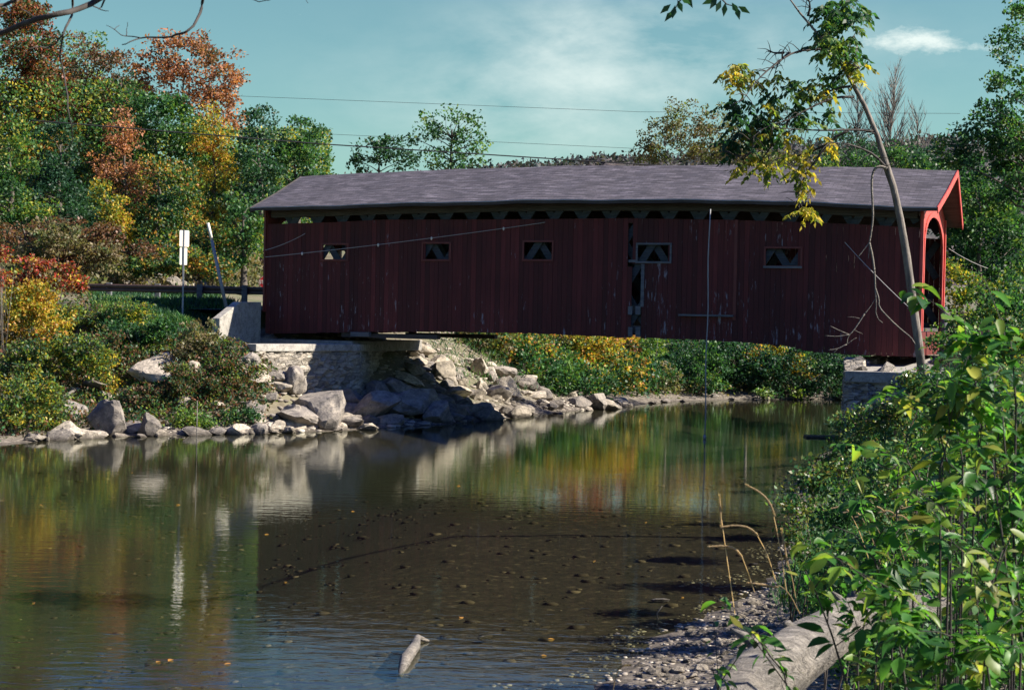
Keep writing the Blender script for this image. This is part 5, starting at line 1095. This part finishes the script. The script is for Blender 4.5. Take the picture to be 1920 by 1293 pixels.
spray([(1380, 130, 26, 14, 9), (1365, 140, 14, 20, 4), (1410, 145, 34, 14, 10), (1468, 137, 14, 8, 3), (1600, 120, 22, 12, 7), (1545, 160, 28, 16, 7), (1450, 195, 26, 14, 6), (1420, 245, 40, 16, 6), (1425, 305, 30, 14, 12), (1395, 320, 14, 8, 4), (1500, 300, 40, 24, 7), (1440, 320, 14, 12, 3), (1500, 330, 14, 30, 6), (1512, 345, 16, 12, 4), (1515, 392, 18, 10, 6), (1535, 268, 24, 14, 4), (1480, 255, 20, 20, 4), (1605, 140, 14, 14, 3)], "yellow_foliage", ML["ashy"], 32, lt, bpt)

# ------------------------------------------------------------------ overhead branches and leaf spray
def bough(label, paths, Y, name="overhanging_branch"):
    root = at(paths[0][0][0][0], paths[0][0][0][1], Y); o = tag(empty(name, root), label, "branch"); mb = MB(); rr = random.Random(int(Y * 10))
    for pts, w in paths:
        P = [at(x, y, Y + 0.12 * math.sin(i * 1.3)) - root for i, (x, y) in enumerate(pts)]; n_ = len(P)
        S_ = [P[0]]; 
        for i in range(n_ - 1):
            for u in (0.5, 1.0): S_.append(P[i].lerp(P[i + 1], u) + Vector((rr.uniform(-1, 1), 0, rr.uniform(-1, 1))) * 0.003)
        m = len(S_); mb.tube(S_, [w[0] / 2 * Y / F * (1 - k / (m - 1)) + w[1] / 2 * Y / F * k / (m - 1) for k in range(m)], 8)
    mb.build("branches", BARKD, o, smooth=True); return o
bough("bare dark branch crossing the top left corner with a long drooping twig", [([(-30, 72), (0, 62), (40, 46), (70, 35), (110, 27), (150, 16), (190, -4), (220, -30)], (9, 12)), ([(137, -20), (137, 10), (134, 30), (122, 52), (116, 75), (112, 100), (116, 125), (124, 160), (128, 200), (133, 235), (136, 262), (130, 276), (118, 286)], (5, 1.6)),
     ([(117, 66), (104, 82), (86, 90), (68, 88), (55, 92), (45, 105)], (3.4, 1.2)), ([(75, 34), (62, 30), (48, 22), (38, 14)], (3.4, 1.5)), ([(112, 102), (102, 112), (92, 118)], (2, 1)), ([(175, 12), (190, 20), (204, 20)], (2.5, 1.2)), ([(200, -10), (190, 15), (186, 18)], (4, 2)), ([(-20, 14), (10, 10), (25, 2), (40, -10)], (8, 5))], 7.0)
bough("thin bare branch curving down at the top left against the sky", [([(384, -20), (380, 5), (376, 25), (362, 48), (345, 62), (320, 69), (290, 70), (262, 71), (245, 79), (228, 85)], (6.5, 1.8)), ([(262, 71), (240, 69), (226, 66), (214, 56), (199, 47)], (2.4, 1)), ([(237, 68), (238, 55), (240, 42)], (2, 1)), ([(214, 56), (224, 47)], (1.4, .8)), ([(337, 64), (336, 72), (335, 80)], (3, 1.5))], 7.6)
bough("faint bare twig at the top edge left of centre", [([(440, -12), (465, -2), (485, 3), (505, 0), (520, -8)], (2.4, 1)), ([(565, -20), (572, -5), (578, 6)], (1.6, .8))], 8.2)
root = at(1300, -40, 9.5); o = tag(empty("hanging_leaf_spray", root), "dark drooping leaves hanging into the top edge of the picture", "branch"); mb = MB()
for pts in ([(1300, -40), (1290, -15), (1272, 5), (1262, 25)], [(1330, -40), (1345, -10), (1362, 8), (1385, 15)]): P = [at(x, y, 9.5) - root for x, y in pts]; mb.tube(P, [.008, .006, .004, .002], 5)
mb.build("stem", BARKD, o); P = []; AX = []; r_ = np.random.default_rng(4)
for x, y, dx, dy in [(1270, 0, .4, -1), (1266, 10, -.2, -1), (1262, 20, -.6, -.8), (1258, 8, -1, -.9), (1275, -5, .8, -.6), (1345, -5, -.6, -1), (1352, 0, -.4, -1), (1360, 5, -.1, -1), (1372, 5, .4, -.9), (1384, 12, .9, -.5), (1380, 12, .3, -1), (1340, -2, -1, -.4), (1286, -8, .6, -1)]:
    P.append(np.array(at(x, y, 9.5) - root)); AX.append(np.array([dx, r_.normal(0, .3), dy]))
V, Q, rn = leaf_cards(np.array(P), 0.085, np.array(AX), r_, 0.42, nrm=np.tile(np.array([[0.2, 1.0, 0.3]]), (len(P), 1))); link("foliage", mesh_quads("foliage", V, Q, {"rnd": rn}), ML["dark"], o)

# ------------------------------------------------------------------ broad foreground leaves
def broad_leaf_mesh(leaves, name):
    """leaves: (base, axis, normal, length, width, curl)"""
    V = []; Q = []; rn = []
    prof = [(0, .02), (.18, .34), (.42, .5), (.68, .40), (.88, .18), (1.0, .01)]
    for b_, ax, nn, L, Wd, curl in leaves:
        ax = ax.normalized(); sd = ax.cross(nn).normalized(); up = sd.cross(ax).normalized(); k0 = len(V); fo_ = random.uniform(-.1, .9); fo2 = fo_ + random.uniform(-.35, .35)
        for i, (u, w_) in enumerate(prof):
            c = b_ + ax * (L * u) - up * (curl * L * u * u); wl_, wr_ = w_ * Wd * random.uniform(.82, 1.08), w_ * Wd * random.uniform(.82, 1.08); V += [tuple(c - sd * wl_ + up * (wl_ * fo_)), tuple(c + up * (0.02 * L * math.sin(u * 7 + k0))), tuple(c + sd * wr_ + up * (wr_ * fo2))]
        v = random.random()
        for i in range(len(prof) - 1):
            a0 = k0 + i * 3; Q += [(a0, a0 + 1, a0 + 4, a0 + 3), (a0 + 1, a0 + 2, a0 + 5, a0 + 4)]; rn += [v, v]
    return mesh_quads(name, V, Q, {"rnd": rn}, smooth=True)
def sapling(label, path, Y, L, nleaf, seed, mat=None, group="leafy saplings in the right foreground", spread=0.16, name="sapling", wood=None, branches=3, dy=0.0, thick=0.0042):
    r = random.Random(seed); random.seed(seed); pts = [at(x, y, Y + dy * i) for i, (x, y) in enumerate(path)]; b0 = pts[0].copy(); g = gz(b0.x, b0.y); base = Vector((b0.x + r.uniform(-.1, .1), b0.y, g - 0.03)); pts = ([base] if g < b0.z else []) + pts; root = pts[0].copy(); pts = [p - root for p in pts]
    o = tag(empty(name, root), label, "sapling", group); mb = MB(); n_ = len(pts); mb.tube(pts, [thick * (1.4 - 0.9 * k / (n_ - 1)) for k in range(n_)], 6); lv = []; segs = [pts[1 if g < b0.z else 0:]]
    for k in range(branches):
        i = r.randint(1, n_ - 2) if n_ > 2 else 0; a_ = pts[i].lerp(pts[min(i + 1, n_ - 1)], r.random()); d = Vector((r.uniform(-1, 1), r.uniform(-.8, .8), r.uniform(.1, .9))).normalized() * spread * r.uniform(1.2, 2.6)
        s_ = [a_, a_ + d * .5 + Vector((0, 0, .02)), a_ + d]; mb.tube(s_, [thick * .6, thick * .45, thick * .25], 5); segs.append(s_)
    mb.build("stem", wood or BARKD, o, smooth=True)
    for k in range(nleaf):
        s_ = r.choice(segs); i = r.randint(0, len(s_) - 2); p = s_[i].lerp(s_[i + 1], r.random()); an = r.uniform(0, 6.28); el = r.uniform(-.5, .5)
        ax = Vector((math.cos(an), math.sin(an) * .8, el)); p2 = p + ax * L * r.uniform(0.1, 0.4); lv.append((p2, ax + Vector((0, 0, r.uniform(-.5, .1))), Vector((r.uniform(-.5, .5), r.uniform(-.6, .2), 1)), *(lambda q: (L * q, L * q * r.uniform(.38, .66)))(r.choice((.45, .6, .75, .9, 1.0, 1.15)) * r.uniform(.85, 1.1)), r.uniform(-.1, .6)))
    link("foliage", broad_leaf_mesh(lv, "foliage"), mat or ML["fore"], o); return o
Sp = [
 ("tall sapling with broad leaves standing against the dark abutment bank", [(1835, 760), (1825, 690), (1812, 640), (1808, 600)], 7.5, .13, 26, None),
 ("sapling with large drooping leaves at the right edge above the middle", [(1905, 760), (1900, 690), (1895, 640)], 6.5, .13, 22, None),
 ("sapling with pale backlit leaves at the far right edge", [(1915, 1180), (1900, 1000), (1885, 850), (1880, 780)], 6.0, .105, 46, None),
 ("sapling with round green leaves below the tall sapling", [(1830, 900), (1838, 830), (1842, 770)], 6.6, .11, 30, None),
 ("sapling with a cluster of yellow green leaves beside the dark thin stem", [(1780, 1010), (1770, 960), (1750, 900)], 6.4, .115, 26, None),
 ("sapling leaning left over the gravel with green leaves above the driftwood", [(1660, 1110), (1640, 1050), (1600, 1000), (1560, 985)], 6.5, .115, 26, None),
 ("low sapling with dark green leaves at the left end of the driftwood", [(1590, 1290), (1560, 1190), (1530, 1110), (1510, 1070)], 6.2, .115, 22, None),
 ("sapling with bright leaves growing over the driftwood trunk", [(1700, 1300), (1690, 1230), (1672, 1160), (1690, 1110)], 5.8, .105, 34, None),
 ("low bright green plant in the bottom right corner", [(1860, 1310), (1850, 1240), (1830, 1180)], 5.4, .10, 44, None),
 ("leafy plant at the bottom edge right of the driftwood", [(1760, 1320), (1770, 1260), (1760, 1200)], 5.4, .10, 40, None),
 ("small plant with narrow leaves at the bottom edge on the driftwood's root", [(1480, 1310), (1470, 1260), (1440, 1225)], 5.8, .09, 14, None),
 ("small plant with dark leaves beside the pebbles", [(1350, 1310), (1342, 1275), (1335, 1250)], 6.6, .09, 6, None),
 ("thin dark stemmed sapling in front of the right edge", [(1925, 1230), (1890, 1100), (1880, 1010), (1868, 930), (1862, 860)], 5.6, .10, 34, None),
 ("sapling with a few pale yellowing leaves near the right edge", [(1850, 1190), (1855, 1110), (1870, 1060), (1880, 1030)], 5.5, .095, 12, "pale"),
 ("sapling with wide leaves left of the tall sapling over the bushes", [(1720, 900), (1700, 860), (1670, 880), (1640, 870)], 8.0, .12, 18, None),
 ("green sapling in the middle of the right bank", [(1800, 1150), (1800, 1090), (1790, 1030), (1810, 980)], 7.0, .11, 36, None),
 ("sapling crowding the right edge at mid height", [(1900, 900), (1905, 830), (1900, 770)], 7.5, .12, 36, None),
 ("sapling with upright shoots at the bottom right behind the bright plant", [(1900, 1300), (1905, 1200), (1900, 1120)], 7.2, .11, 40, None),
]
for i, (lab, path, Y, L, n_, mt_) in enumerate(Sp): sapling(lab, path, Y, L * 0.82, int(n_ * 2.6), 500 + i, ML[mt_] if mt_ else None)
rs = random.Random(21); DG = "leafy shoots crowding the right foreground"
for k in range(30):
    x = rs.uniform(1600, 1930); y = rs.uniform(760, 1290)
    if x < 1600 + (1100 - y) * 0.35: x += 150
    sapling("leafy green shoot in the crowd of broad leaves filling the right foreground", [(x + rs.uniform(-20, 20), y + 70), (x, y), (x + rs.uniform(-40, 40), y - 60)], rs.uniform(6.0, 9.5), rs.uniform(.06, .1), 60, 700 + k, ML["fore"] if k % 6 else ML["gy"], group=DG, name="leafy_shoot", thick=.004)
# bushes between the saplings and the abutment
Rb = [
 ("leafy bush with small glossy leaves in front of the right abutment", 27, [(1690, 770, 70, 44), (1640, 800, 50, 30), (1740, 730, 60, 40), (1700, 715, 40, 24)], "mid", .075),
 ("bush with red tinged leaf tips leaning over the water at the right bank", 22, [(1530, 900, 46, 50), (1500, 930, 30, 50), (1580, 880, 50, 40)], "mid", .065),
 ("bush with small green leaves between the water and the saplings", 21, [(1600, 930, 60, 50), (1660, 890, 60, 50), (1570, 970, 50, 30)], "green", .065),
 ("dense bush behind the tall sapling on the right bank", 24, [(1790, 720, 60, 60), (1850, 760, 70, 60), (1760, 800, 60, 50)], "green", .08),
 ("bush with yellow flecked leaves in the middle of the right bank", 19, [(1740, 860, 60, 50), (1800, 880, 60, 60), (1700, 940, 60, 40)], "gy", .065),
 ("shady bush low on the right bank above the driftwood", 16, [(1640, 1010, 60, 44), (1720, 1010, 70, 50), (1580, 1030, 40, 36)], "green", .06),
 ("green bush at the right edge of the picture at mid height", 20, [(1890, 860, 60, 80), (1860, 960, 70, 70)], "green", .07),
 ("thick low bush right of the driftwood", 12, [(1830, 1060, 70, 60), (1900, 1130, 70, 80), (1760, 1080, 40, 40)], "green", .055),
 ("low bush at the bottom right below the driftwood", 10, [(1780, 1230, 90, 60), (1880, 1260, 70, 60), (1680, 1270, 60, 30)], "green", .05),
 ("small leafy bush under the right portal's sill", 47, [(1752, 640, 24, 22), (1775, 632, 18, 18)], "gy", .10),
 ("leafy bush covering the bank right of the guard post", 46, [(1830, 600, 44, 36), (1880, 590, 50, 50), (1800, 620, 26, 22)], "gy", .12),
 ("tall green bush at the right edge behind the saplings", 40, [(1900, 640, 60, 60), (1850, 690, 60, 50), (1905, 560, 40, 60)], "green", .11),
 ("ivy like low bush hiding the foot of the right abutment", 30, [(1660, 850, 50, 60), (1610, 850, 40, 50), (1700, 800, 50, 60)], "mid", .085),
 ("green bush leaning over the gravel bar beside the grass stalks", 15, [(1560, 1090, 50, 34), (1620, 1080, 60, 34)], "green", .05),
 ("round leafy bush at the water's edge below the red tinged bush", 20, [(1505, 1000, 36, 44), (1540, 1040, 40, 36), (1485, 960, 22, 40)], "mid", .06),
 ("dark green bush hanging over the water in front of the abutment", 32, [(1590, 830, 50, 46), (1560, 870, 36, 40), (1620, 780, 44, 44)], "mid", .085),
 ("dense small leaved bush behind the broad leaves in the lower right", 11, [(1740, 1180, 80, 60), (1840, 1160, 80, 60), (1650, 1220, 50, 40)], "green", .045),
 ("dense small leaved bush right of the tall sapling", 15, [(1830, 900, 70, 60), (1900, 800, 60, 80), (1760, 960, 60, 60)], "mid", .05),
 ("small leaved bush filling the space behind the sapling with wide leaves", 17, [(1700, 900, 60, 60), (1650, 960, 60, 50), (1740, 820, 50, 50)], "mid", .055),
 ("leafy bush at the right edge behind the pale leaved sapling", 14, [(1880, 1020, 60, 60), (1800, 980, 60, 50), (1900, 920, 40, 50)], "gy", .055),
 ("small bush on the slope beside the right portal", 38, [(1800, 640, 40, 30), (1850, 650, 50, 40), (1900, 660, 50, 50)], "gy", .11),
]
for i, (nm, Y, lob, mt_, lf) in enumerate(Rb):
    plant("shrub", nm, "bush", "bushes on the right bank", Y, lob, ML[mt_], leaf=lf, dens=3.4, clump=0.2 + Y * 0.004, seed=400 + i, trunk_r=0.012, stems=5, parts=SH, shell=0.2, fill=1.25)
# grass with seed heads
def foxtail(label, path, head, Y, seed, hr=3.4):
    pts = smooth_path([at(x, y, Y) for x, y in path] + [at(head[0][0], head[0][1], Y)]); root = pts[0].copy(); o = tag(empty("seeding_grass", root), label, "grass stalk", "grass stalks with seed heads"); P = [p - root for p in pts]; mb = MB(); n_ = len(P); mb.tube(P, [.0028] * n_, 5); mb.build("stem", HAY, o)
    hp_ = smooth_path([at(x, y, Y) - root for x, y in head]); mb = MB(); n_ = len(hp_); w = hr * Y / F
    mb.tube(hp_, [w * (0.3 + 0.7 * math.sin(math.pi * min(1, 0.15 + 0.8 * k / (n_ - 1)))) * 0.55 for k in range(n_)], 7); r = random.Random(seed)
    for k in range(700):
        u = r.random() * (n_ - 1); i = min(n_ - 2, int(u)); c = hp_[i].lerp(hp_[i + 1], u - i); d = (hp_[i + 1] - hp_[i]).normalized(); q_ = Vector((r.gauss(0, 1), r.gauss(0, 1), r.gauss(0, 1))).normalized() * w * 1.0 + d * w * 1.5; sd = d.cross(q_).normalized() * w * 0.12; mb.add([c - sd, c + sd, c + q_], [(0, 1, 2)])
    mb.build("seed_head", HAY, o); return o
HAY = leaf_mat("dry_grass_straw", [(0.36, 0.26, 0.15), (0.50, 0.38, 0.24), (0.42, 0.30, 0.18)], trans=0.4)
FXT = [("upright stalk with a tan seed head, leftmost at the water's edge", [(1378, 1150), (1368, 1080), (1358, 1010), (1352, 965)], [(1352, 990), (1351, 960), (1349, 930)]),
 ("arching seed head above the other stalks, highest over the water", [(1475, 1110), (1465, 1040), (1455, 985), (1450, 965)], [(1453, 967), (1443, 940), (1425, 922), (1402, 910)]),
 ("seed head bending left in a long arc at mid height", [(1455, 1090), (1440, 1040), (1424, 1010), (1415, 995)], [(1422, 1004), (1405, 988), (1380, 984), (1356, 987)]),
 ("lowest arching seed head bending left over the gravel", [(1415, 1110), (1402, 1070), (1392, 1045)], [(1392, 1044), (1380, 1028), (1358, 1022), (1332, 1024)]),
 ("upright yellow green seed head nearest the saplings", [(1492, 1120), (1485, 1080), (1476, 1050)], [(1478, 1062), (1470, 1020), (1466, 994)]),
 ("drooping brown seed head hanging over the pebbles", [(1500, 1150), (1480, 1110), (1460, 1095)], [(1460, 1100), (1430, 1095), (1404, 1092)]),
 ("tan curved stalk at the bottom edge below the floating stick", [(1148, 1310), (1152, 1275), (1160, 1252)], [(1158, 1255), (1166, 1247), (1180, 1246)])]
for i, (lab, path, head) in enumerate(FXT): foxtail(lab, path, head, 9.0, i)
for i in range(9):
    x = 1590 + i * 22; y = 960 + 8 * (i % 3); foxtail("thin rusty seed stalk rising behind the bushes beside the water", [(x + 40, y + 90), (x + 20, y + 30), (x, y - 5)], [(x + 4, y), (x - 10, y - 12), (x - 28, y - 8)], 13.0, 40 + i, 2.4)
# driftwood
def bigroot(label, pts, Y0, name="driftwood_log"):
    P = [at(x, y, Y) for x, y, Y, r in pts]; root = P[0].copy(); o = tag(empty(name, root), label, "log"); V = []; n = 20; from mathutils import noise as nz_
    S_ = []; 
    for i in range(len(P) - 1):
        for k in range(7): u = k / 7; S_.append((P[i].lerp(P[i + 1], u) - root, pts[i][3] * (1 - u) + pts[i + 1][3] * u))
    S_.append((P[-1] - root, pts[-1][3])); F_ = []
    for i, (c, r_) in enumerate(S_):
        d = (S_[min(i + 1, len(S_) - 1)][0] - S_[max(i - 1, 0)][0]).normalized(); x_ = d.cross(Vector((0, 0, 1))).normalized(); y_ = x_.cross(d)
        for k in range(n):
            a_ = 2 * math.pi * k / n; q_ = x_ * math.cos(a_) + y_ * math.sin(a_); rr_ = r_ * (1 + 0.24 * nz_.noise(Vector((math.cos(a_) * 1.3, math.sin(a_) * 1.3, i * 0.09))) + 0.16 * nz_.noise(Vector((math.cos(a_) * 6, math.sin(a_) * 6, i * 0.12)))); V.append(c + q_ * rr_)
    for i in range(len(S_) - 1):
        for k in range(n): F_.append((i * n + k, i * n + (k + 1) % n, (i + 1) * n + (k + 1) % n, (i + 1) * n + k))
    F_.append(tuple(range(n - 1, -1, -1))); F_.append(tuple((len(S_) - 1) * n + k for k in range(n))); me = bpy.data.meshes.new("trunk"); me.from_pydata([tuple(v) for v in V], [], F_); me.polygons.foreach_set("use_smooth", np.ones(len(me.polygons), bool)); me.update(); link("trunk", me, DRIFT, o); rr = random.Random(len(pts))
    for k in range(6):
        i = rr.randint(3, len(S_) - 4); c, r_ = S_[i]; d = Vector((rr.uniform(-1, .4), rr.uniform(-.8, .2), rr.uniform(.2, 1))).normalized(); mb = MB(); mb.tube([c, c + d * r_ * 1.1, c + d * r_ * 1.5 + Vector((0, 0, .02)), c + d * r_ * rr.uniform(1.6, 2.3)], [r_ * .38, r_ * .26, r_ * .17, r_ * .06], 7); mb.build("branch_stub", DRIFT, o, smooth=True)
    return o
bigroot("huge sunlit driftwood trunk sloping down to the bottom edge beside the pebbles", [(1330, 1410, 9.0, .16), (1415, 1295, 9.6, .19), (1500, 1215, 10.4, .18), (1590, 1165, 11.2, .15), (1670, 1145, 11.8, .10)], 0)
bigroot("blue grey shaded driftwood limb reaching right under the bushes", [(1600, 1150, 11.4, .15), (1680, 1150, 11.6, .13), (1760, 1140, 11.8, .11), (1810, 1125, 12.0, .05)], 0)
# pebbles and small things at the waterline
r_ = random.Random(77)
def pebble(px, py, w, h, label, group, mat=None, z=None):
    p = on_z(px, py, 0.0) if z is None else on_z(px, py, z); g = gz(p.x, p.y); p.z = max(g, -0.02); m = p.y / F
    return rock(p, w * m / 2, w * m / 2 * 0.8, h * m / 2 * 1.4, label, group, r_.choice(RM2), "pebble", "stone", mat, tilt=0.25)
for px, py, w, h, lab in [(1392, 1130, 28, 12, "flat white stone at the top of the gravel bar"), (1352, 1137, 16, 10, "small round stone left of the flat white stone"), (1296, 1182, 30, 16, "pale double stone standing in shallow water beside the gravel bar"), (1158, 1186, 26, 12, "lone pale stone breaking the water left of the gravel bar"), (908, 1192, 30, 10, "pinkish stone breaking the water right of the floating stick"),
                          (1238, 1122, 44, 12, "long white stone breaking the water above the gravel bar"), (1086, 1170, 10, 5, "tiny white stone in the shallows"), (1085, 1217, 40, 8, "flat low stone just under the surface in the foreground"), (1020, 1118, 14, 6, "brown pebble showing in the middle of the shallows")]: pebble(px, py, w, h, lab, None)
cnt = 0
for k in range(900):
    u = r_.random(); x = 1195 + 260 * u + r_.uniform(-15, 60); y = 1290 - 150 * u + r_.uniform(-45, 40)
    if x < 1195 or y > 1300 or x > 1500: continue
    p = on_z(x, y, 0.0); g = gz(p.x, p.y)
    if g < -0.05: continue
    w = r_.choice((12, 14, 18, 22, 28, 36, 46)) * r_.uniform(.7, 1.1); pebble(x, y, w, w * 0.62, "pale flat pebble on the gravel bar in the right foreground", "pebbles of the gravel bar", ROCKG if r_.random() < .2 else None); cnt += 1
    if cnt > 240: break
# gravel, bed stones
def stones(name, n, xr, yr, smin, smax, seed, label, cat, cond, mat):
    r = np.random.default_rng(seed); X = r.uniform(*xr, n); Yv = r.uniform(*yr, n); Z = ground_z(X, Yv); k = cond(X, Yv, Z); X, Yv, Z = X[k], Yv[k], Z[k]
    src = RM2[0]; bv = np.array([v.co[:] for v in STN.vertices]); bf = np.array([p.vertices[:] for p in STN.polygons]); n_ = len(X); s_ = r.uniform(smin, smax, n_) if smax < 1 else 0.02 + (0.22 if name == "rubble" else 0.13) * r.random(n_) ** 4; a_ = r.uniform(0, 6.28, n_)
    V = np.repeat(bv[None], n_, 0) * (s_[:, None, None]) * np.stack([np.ones(n_), r.uniform(.6, 1, n_), r.uniform(.3, .6, n_)], 1)[:, None]; c, si = np.cos(a_)[:, None], np.sin(a_)[:, None]
    x = V[..., 0] * c - V[..., 1] * si; y = V[..., 0] * si + V[..., 1] * c; V[..., 0] = x + X[:, None]; V[..., 1] = y + Yv[:, None]; V[..., 2] += Z[:, None]
    Q = (bf[None] + (np.arange(n_) * len(bv))[:, None, None]).reshape(-1, 3); me = mesh_quads(name, V.reshape(-1, 3), Q, {"rnd": np.repeat(r.random(n_), len(bf))}, smooth=True); return tag(link(name, me, mat), label, cat, kind="stuff")
STN = rock_mesh(99, 0.8, sub=1, cuts=5)
def gravel_stone_mat(name, c0, c1, c2):
    m, t, p, o = new_mat(name); a_ = N(t, "ShaderNodeAttribute", attribute_name="rnd"); n_ = noise(t, 12, 4, .6); col = mixc(t, .5, ramp(t, a_.outputs["Fac"], [(0, c0), (.8, c1), (1, c2)]), ramp(t, n_, [(.3, gray(.6)), (.7, gray(1.3))]), "MULTIPLY"); t.links.new(col, p.inputs["Base Color"]); p.inputs["Roughness"].default_value = .85; return m
GS = gravel_stone_mat("gravel_stones", (0.14, .12, .10), (.34, .30, .25), (.55, .5, .42)); BS = gravel_stone_mat("streambed_stones", (0.02, .016, .011), (.065, .048, .034), (.17, .13, .09))
stones("gravel", 14000, (-2, 9), (12, 30), .015, .06, 1, "fine gravel between the larger pebbles", "gravel", lambda x, y, z: (z > -0.03) & (z < 0.7), GS)
stones("streambed_stones", 3800, (-13, 9), (14, 46), .0, 1., 2, "brown stones lying on the streambed under the shallow water", "stones", lambda x, y, z: z < -0.03, BS)
stones("rubble", 16000, (-12, 6), (52, 80), .0, 1., 3, "small broken rubble between the riprap rocks", "rubble", lambda x, y, z: (z > 0.02) & (z < 3.6) & (river(x, y)[0] < 10) & (x < 4), GS)
# sticks in the water
def stick(label, pts, rads, name="driftwood_stick"):
    P = [Vector(p) for p in pts]; o = tag(empty(name, P[0]), label, "stick"); mb = MB(); mb.tube([p - P[0] for p in P], rads, 8); mb.build("stick", DRIFT, o, smooth=True)
a_, b_ = on_z(750, 1262, 0.0), on_z(783, 1203, 0.0); stick("pale forked stick poking out of the water in the foreground", [a_ + Vector((0, 0, -.03)), a_.lerp(b_, .3) + Vector((0, 0, .05)), a_.lerp(b_, .7) + Vector((.03, 0, .06)), b_ + Vector((0, 0, .06)), b_ + Vector((.14, .02, .01))], [.03, .075, .065, .04, .015])
a_ = on_z(1233, 1160, 0.0); stick("tiny bent twig standing in the shallows", [a_, a_ + Vector((-.01, 0, .08)), a_ + Vector((.06, 0, .18))], [.012, .01, .006])
a_ = on_z(368, 860, 0.0); b_ = at(368, 748, a_.y); stick("slender straight reed standing in the water by the left bank", [Vector((a_.x, a_.y, -.2)), Vector((a_.x, a_.y, 1.6))], [.016, .012], "reed_stem")
a_ = hit(82, 780); b_ = hit(140, 755); stick("pale bare branch lying on the left bank above the flat rock", [a_ + Vector((0, 0, .1)), a_.lerp(b_, .5) + Vector((0, 0, .3)), b_ + Vector((0, 0, .4))], [.03, .045, .05], "dead_branch")
p = on_z(1548, 819, 0.02); mb = MB(); mb.box(-.75, .75, -.3, .3, -.08, .05); o = mb.build("stone_slab", ROCK, None, bevel=.03); o.location = p; tag(o, "narrow white slab at the waterline near the right abutment", "slab")
# floating leaves
r_ = random.Random(5); lf0 = broad_leaf_mesh([(Vector((0, 0, 0)), Vector((1, 0, 0)), Vector((0, 0, 1)), .12, .09, .05)], "floating_leaf"); lf0.materials.append(ML["gold"])
for k in range(20):
    x, y = r_.uniform(60, 1350), r_.uniform(860, 1260); p = on_z(x, y, 0.0)
    if gz(p.x, p.y) > -0.03: continue
    o = bpy.data.objects.new("floating_leaf", lf0); C.objects.link(o); p.z = 0.006; o.location = p; o.rotation_euler = (0, 0, r_.uniform(0, 6.28)); s_ = r_.uniform(.4, .8); o.scale = (s_, s_, s_); tag(o, "fallen leaf floating on the river surface", "leaf", "leaves floating on the river")
# covering of the right bank
ground_cover("undergrowth", [(1560, 1180), (1640, 1100), (1925, 1000), (1925, 1300), (1600, 1300)], 34000, 0.06, ML["fore"], 18, "bright green low leaves under the saplings at the bottom right", "undergrowth", 1.0, 0.6, 0.5)
ground_cover("undergrowth", [(1500, 1010), (1560, 880), (1600, 760), (1740, 690), (1925, 640), (1925, 1300), (1650, 1300), (1560, 1180), (1480, 1110)], 52000, 0.085, ML["green"], 16, "low green plants covering the right bank between the bushes", "undergrowth", 0.35, 0.8, 0.4)
ground_cover("grass", [(1440, 1100), (1500, 1010), (1560, 960), (1700, 1080), (1560, 1180), (1470, 1150)], 2600, 0.22, ML["grass"], 17, "grass at the edge of the gravel bar", "grass", 0.05, 2.2, 0.07)
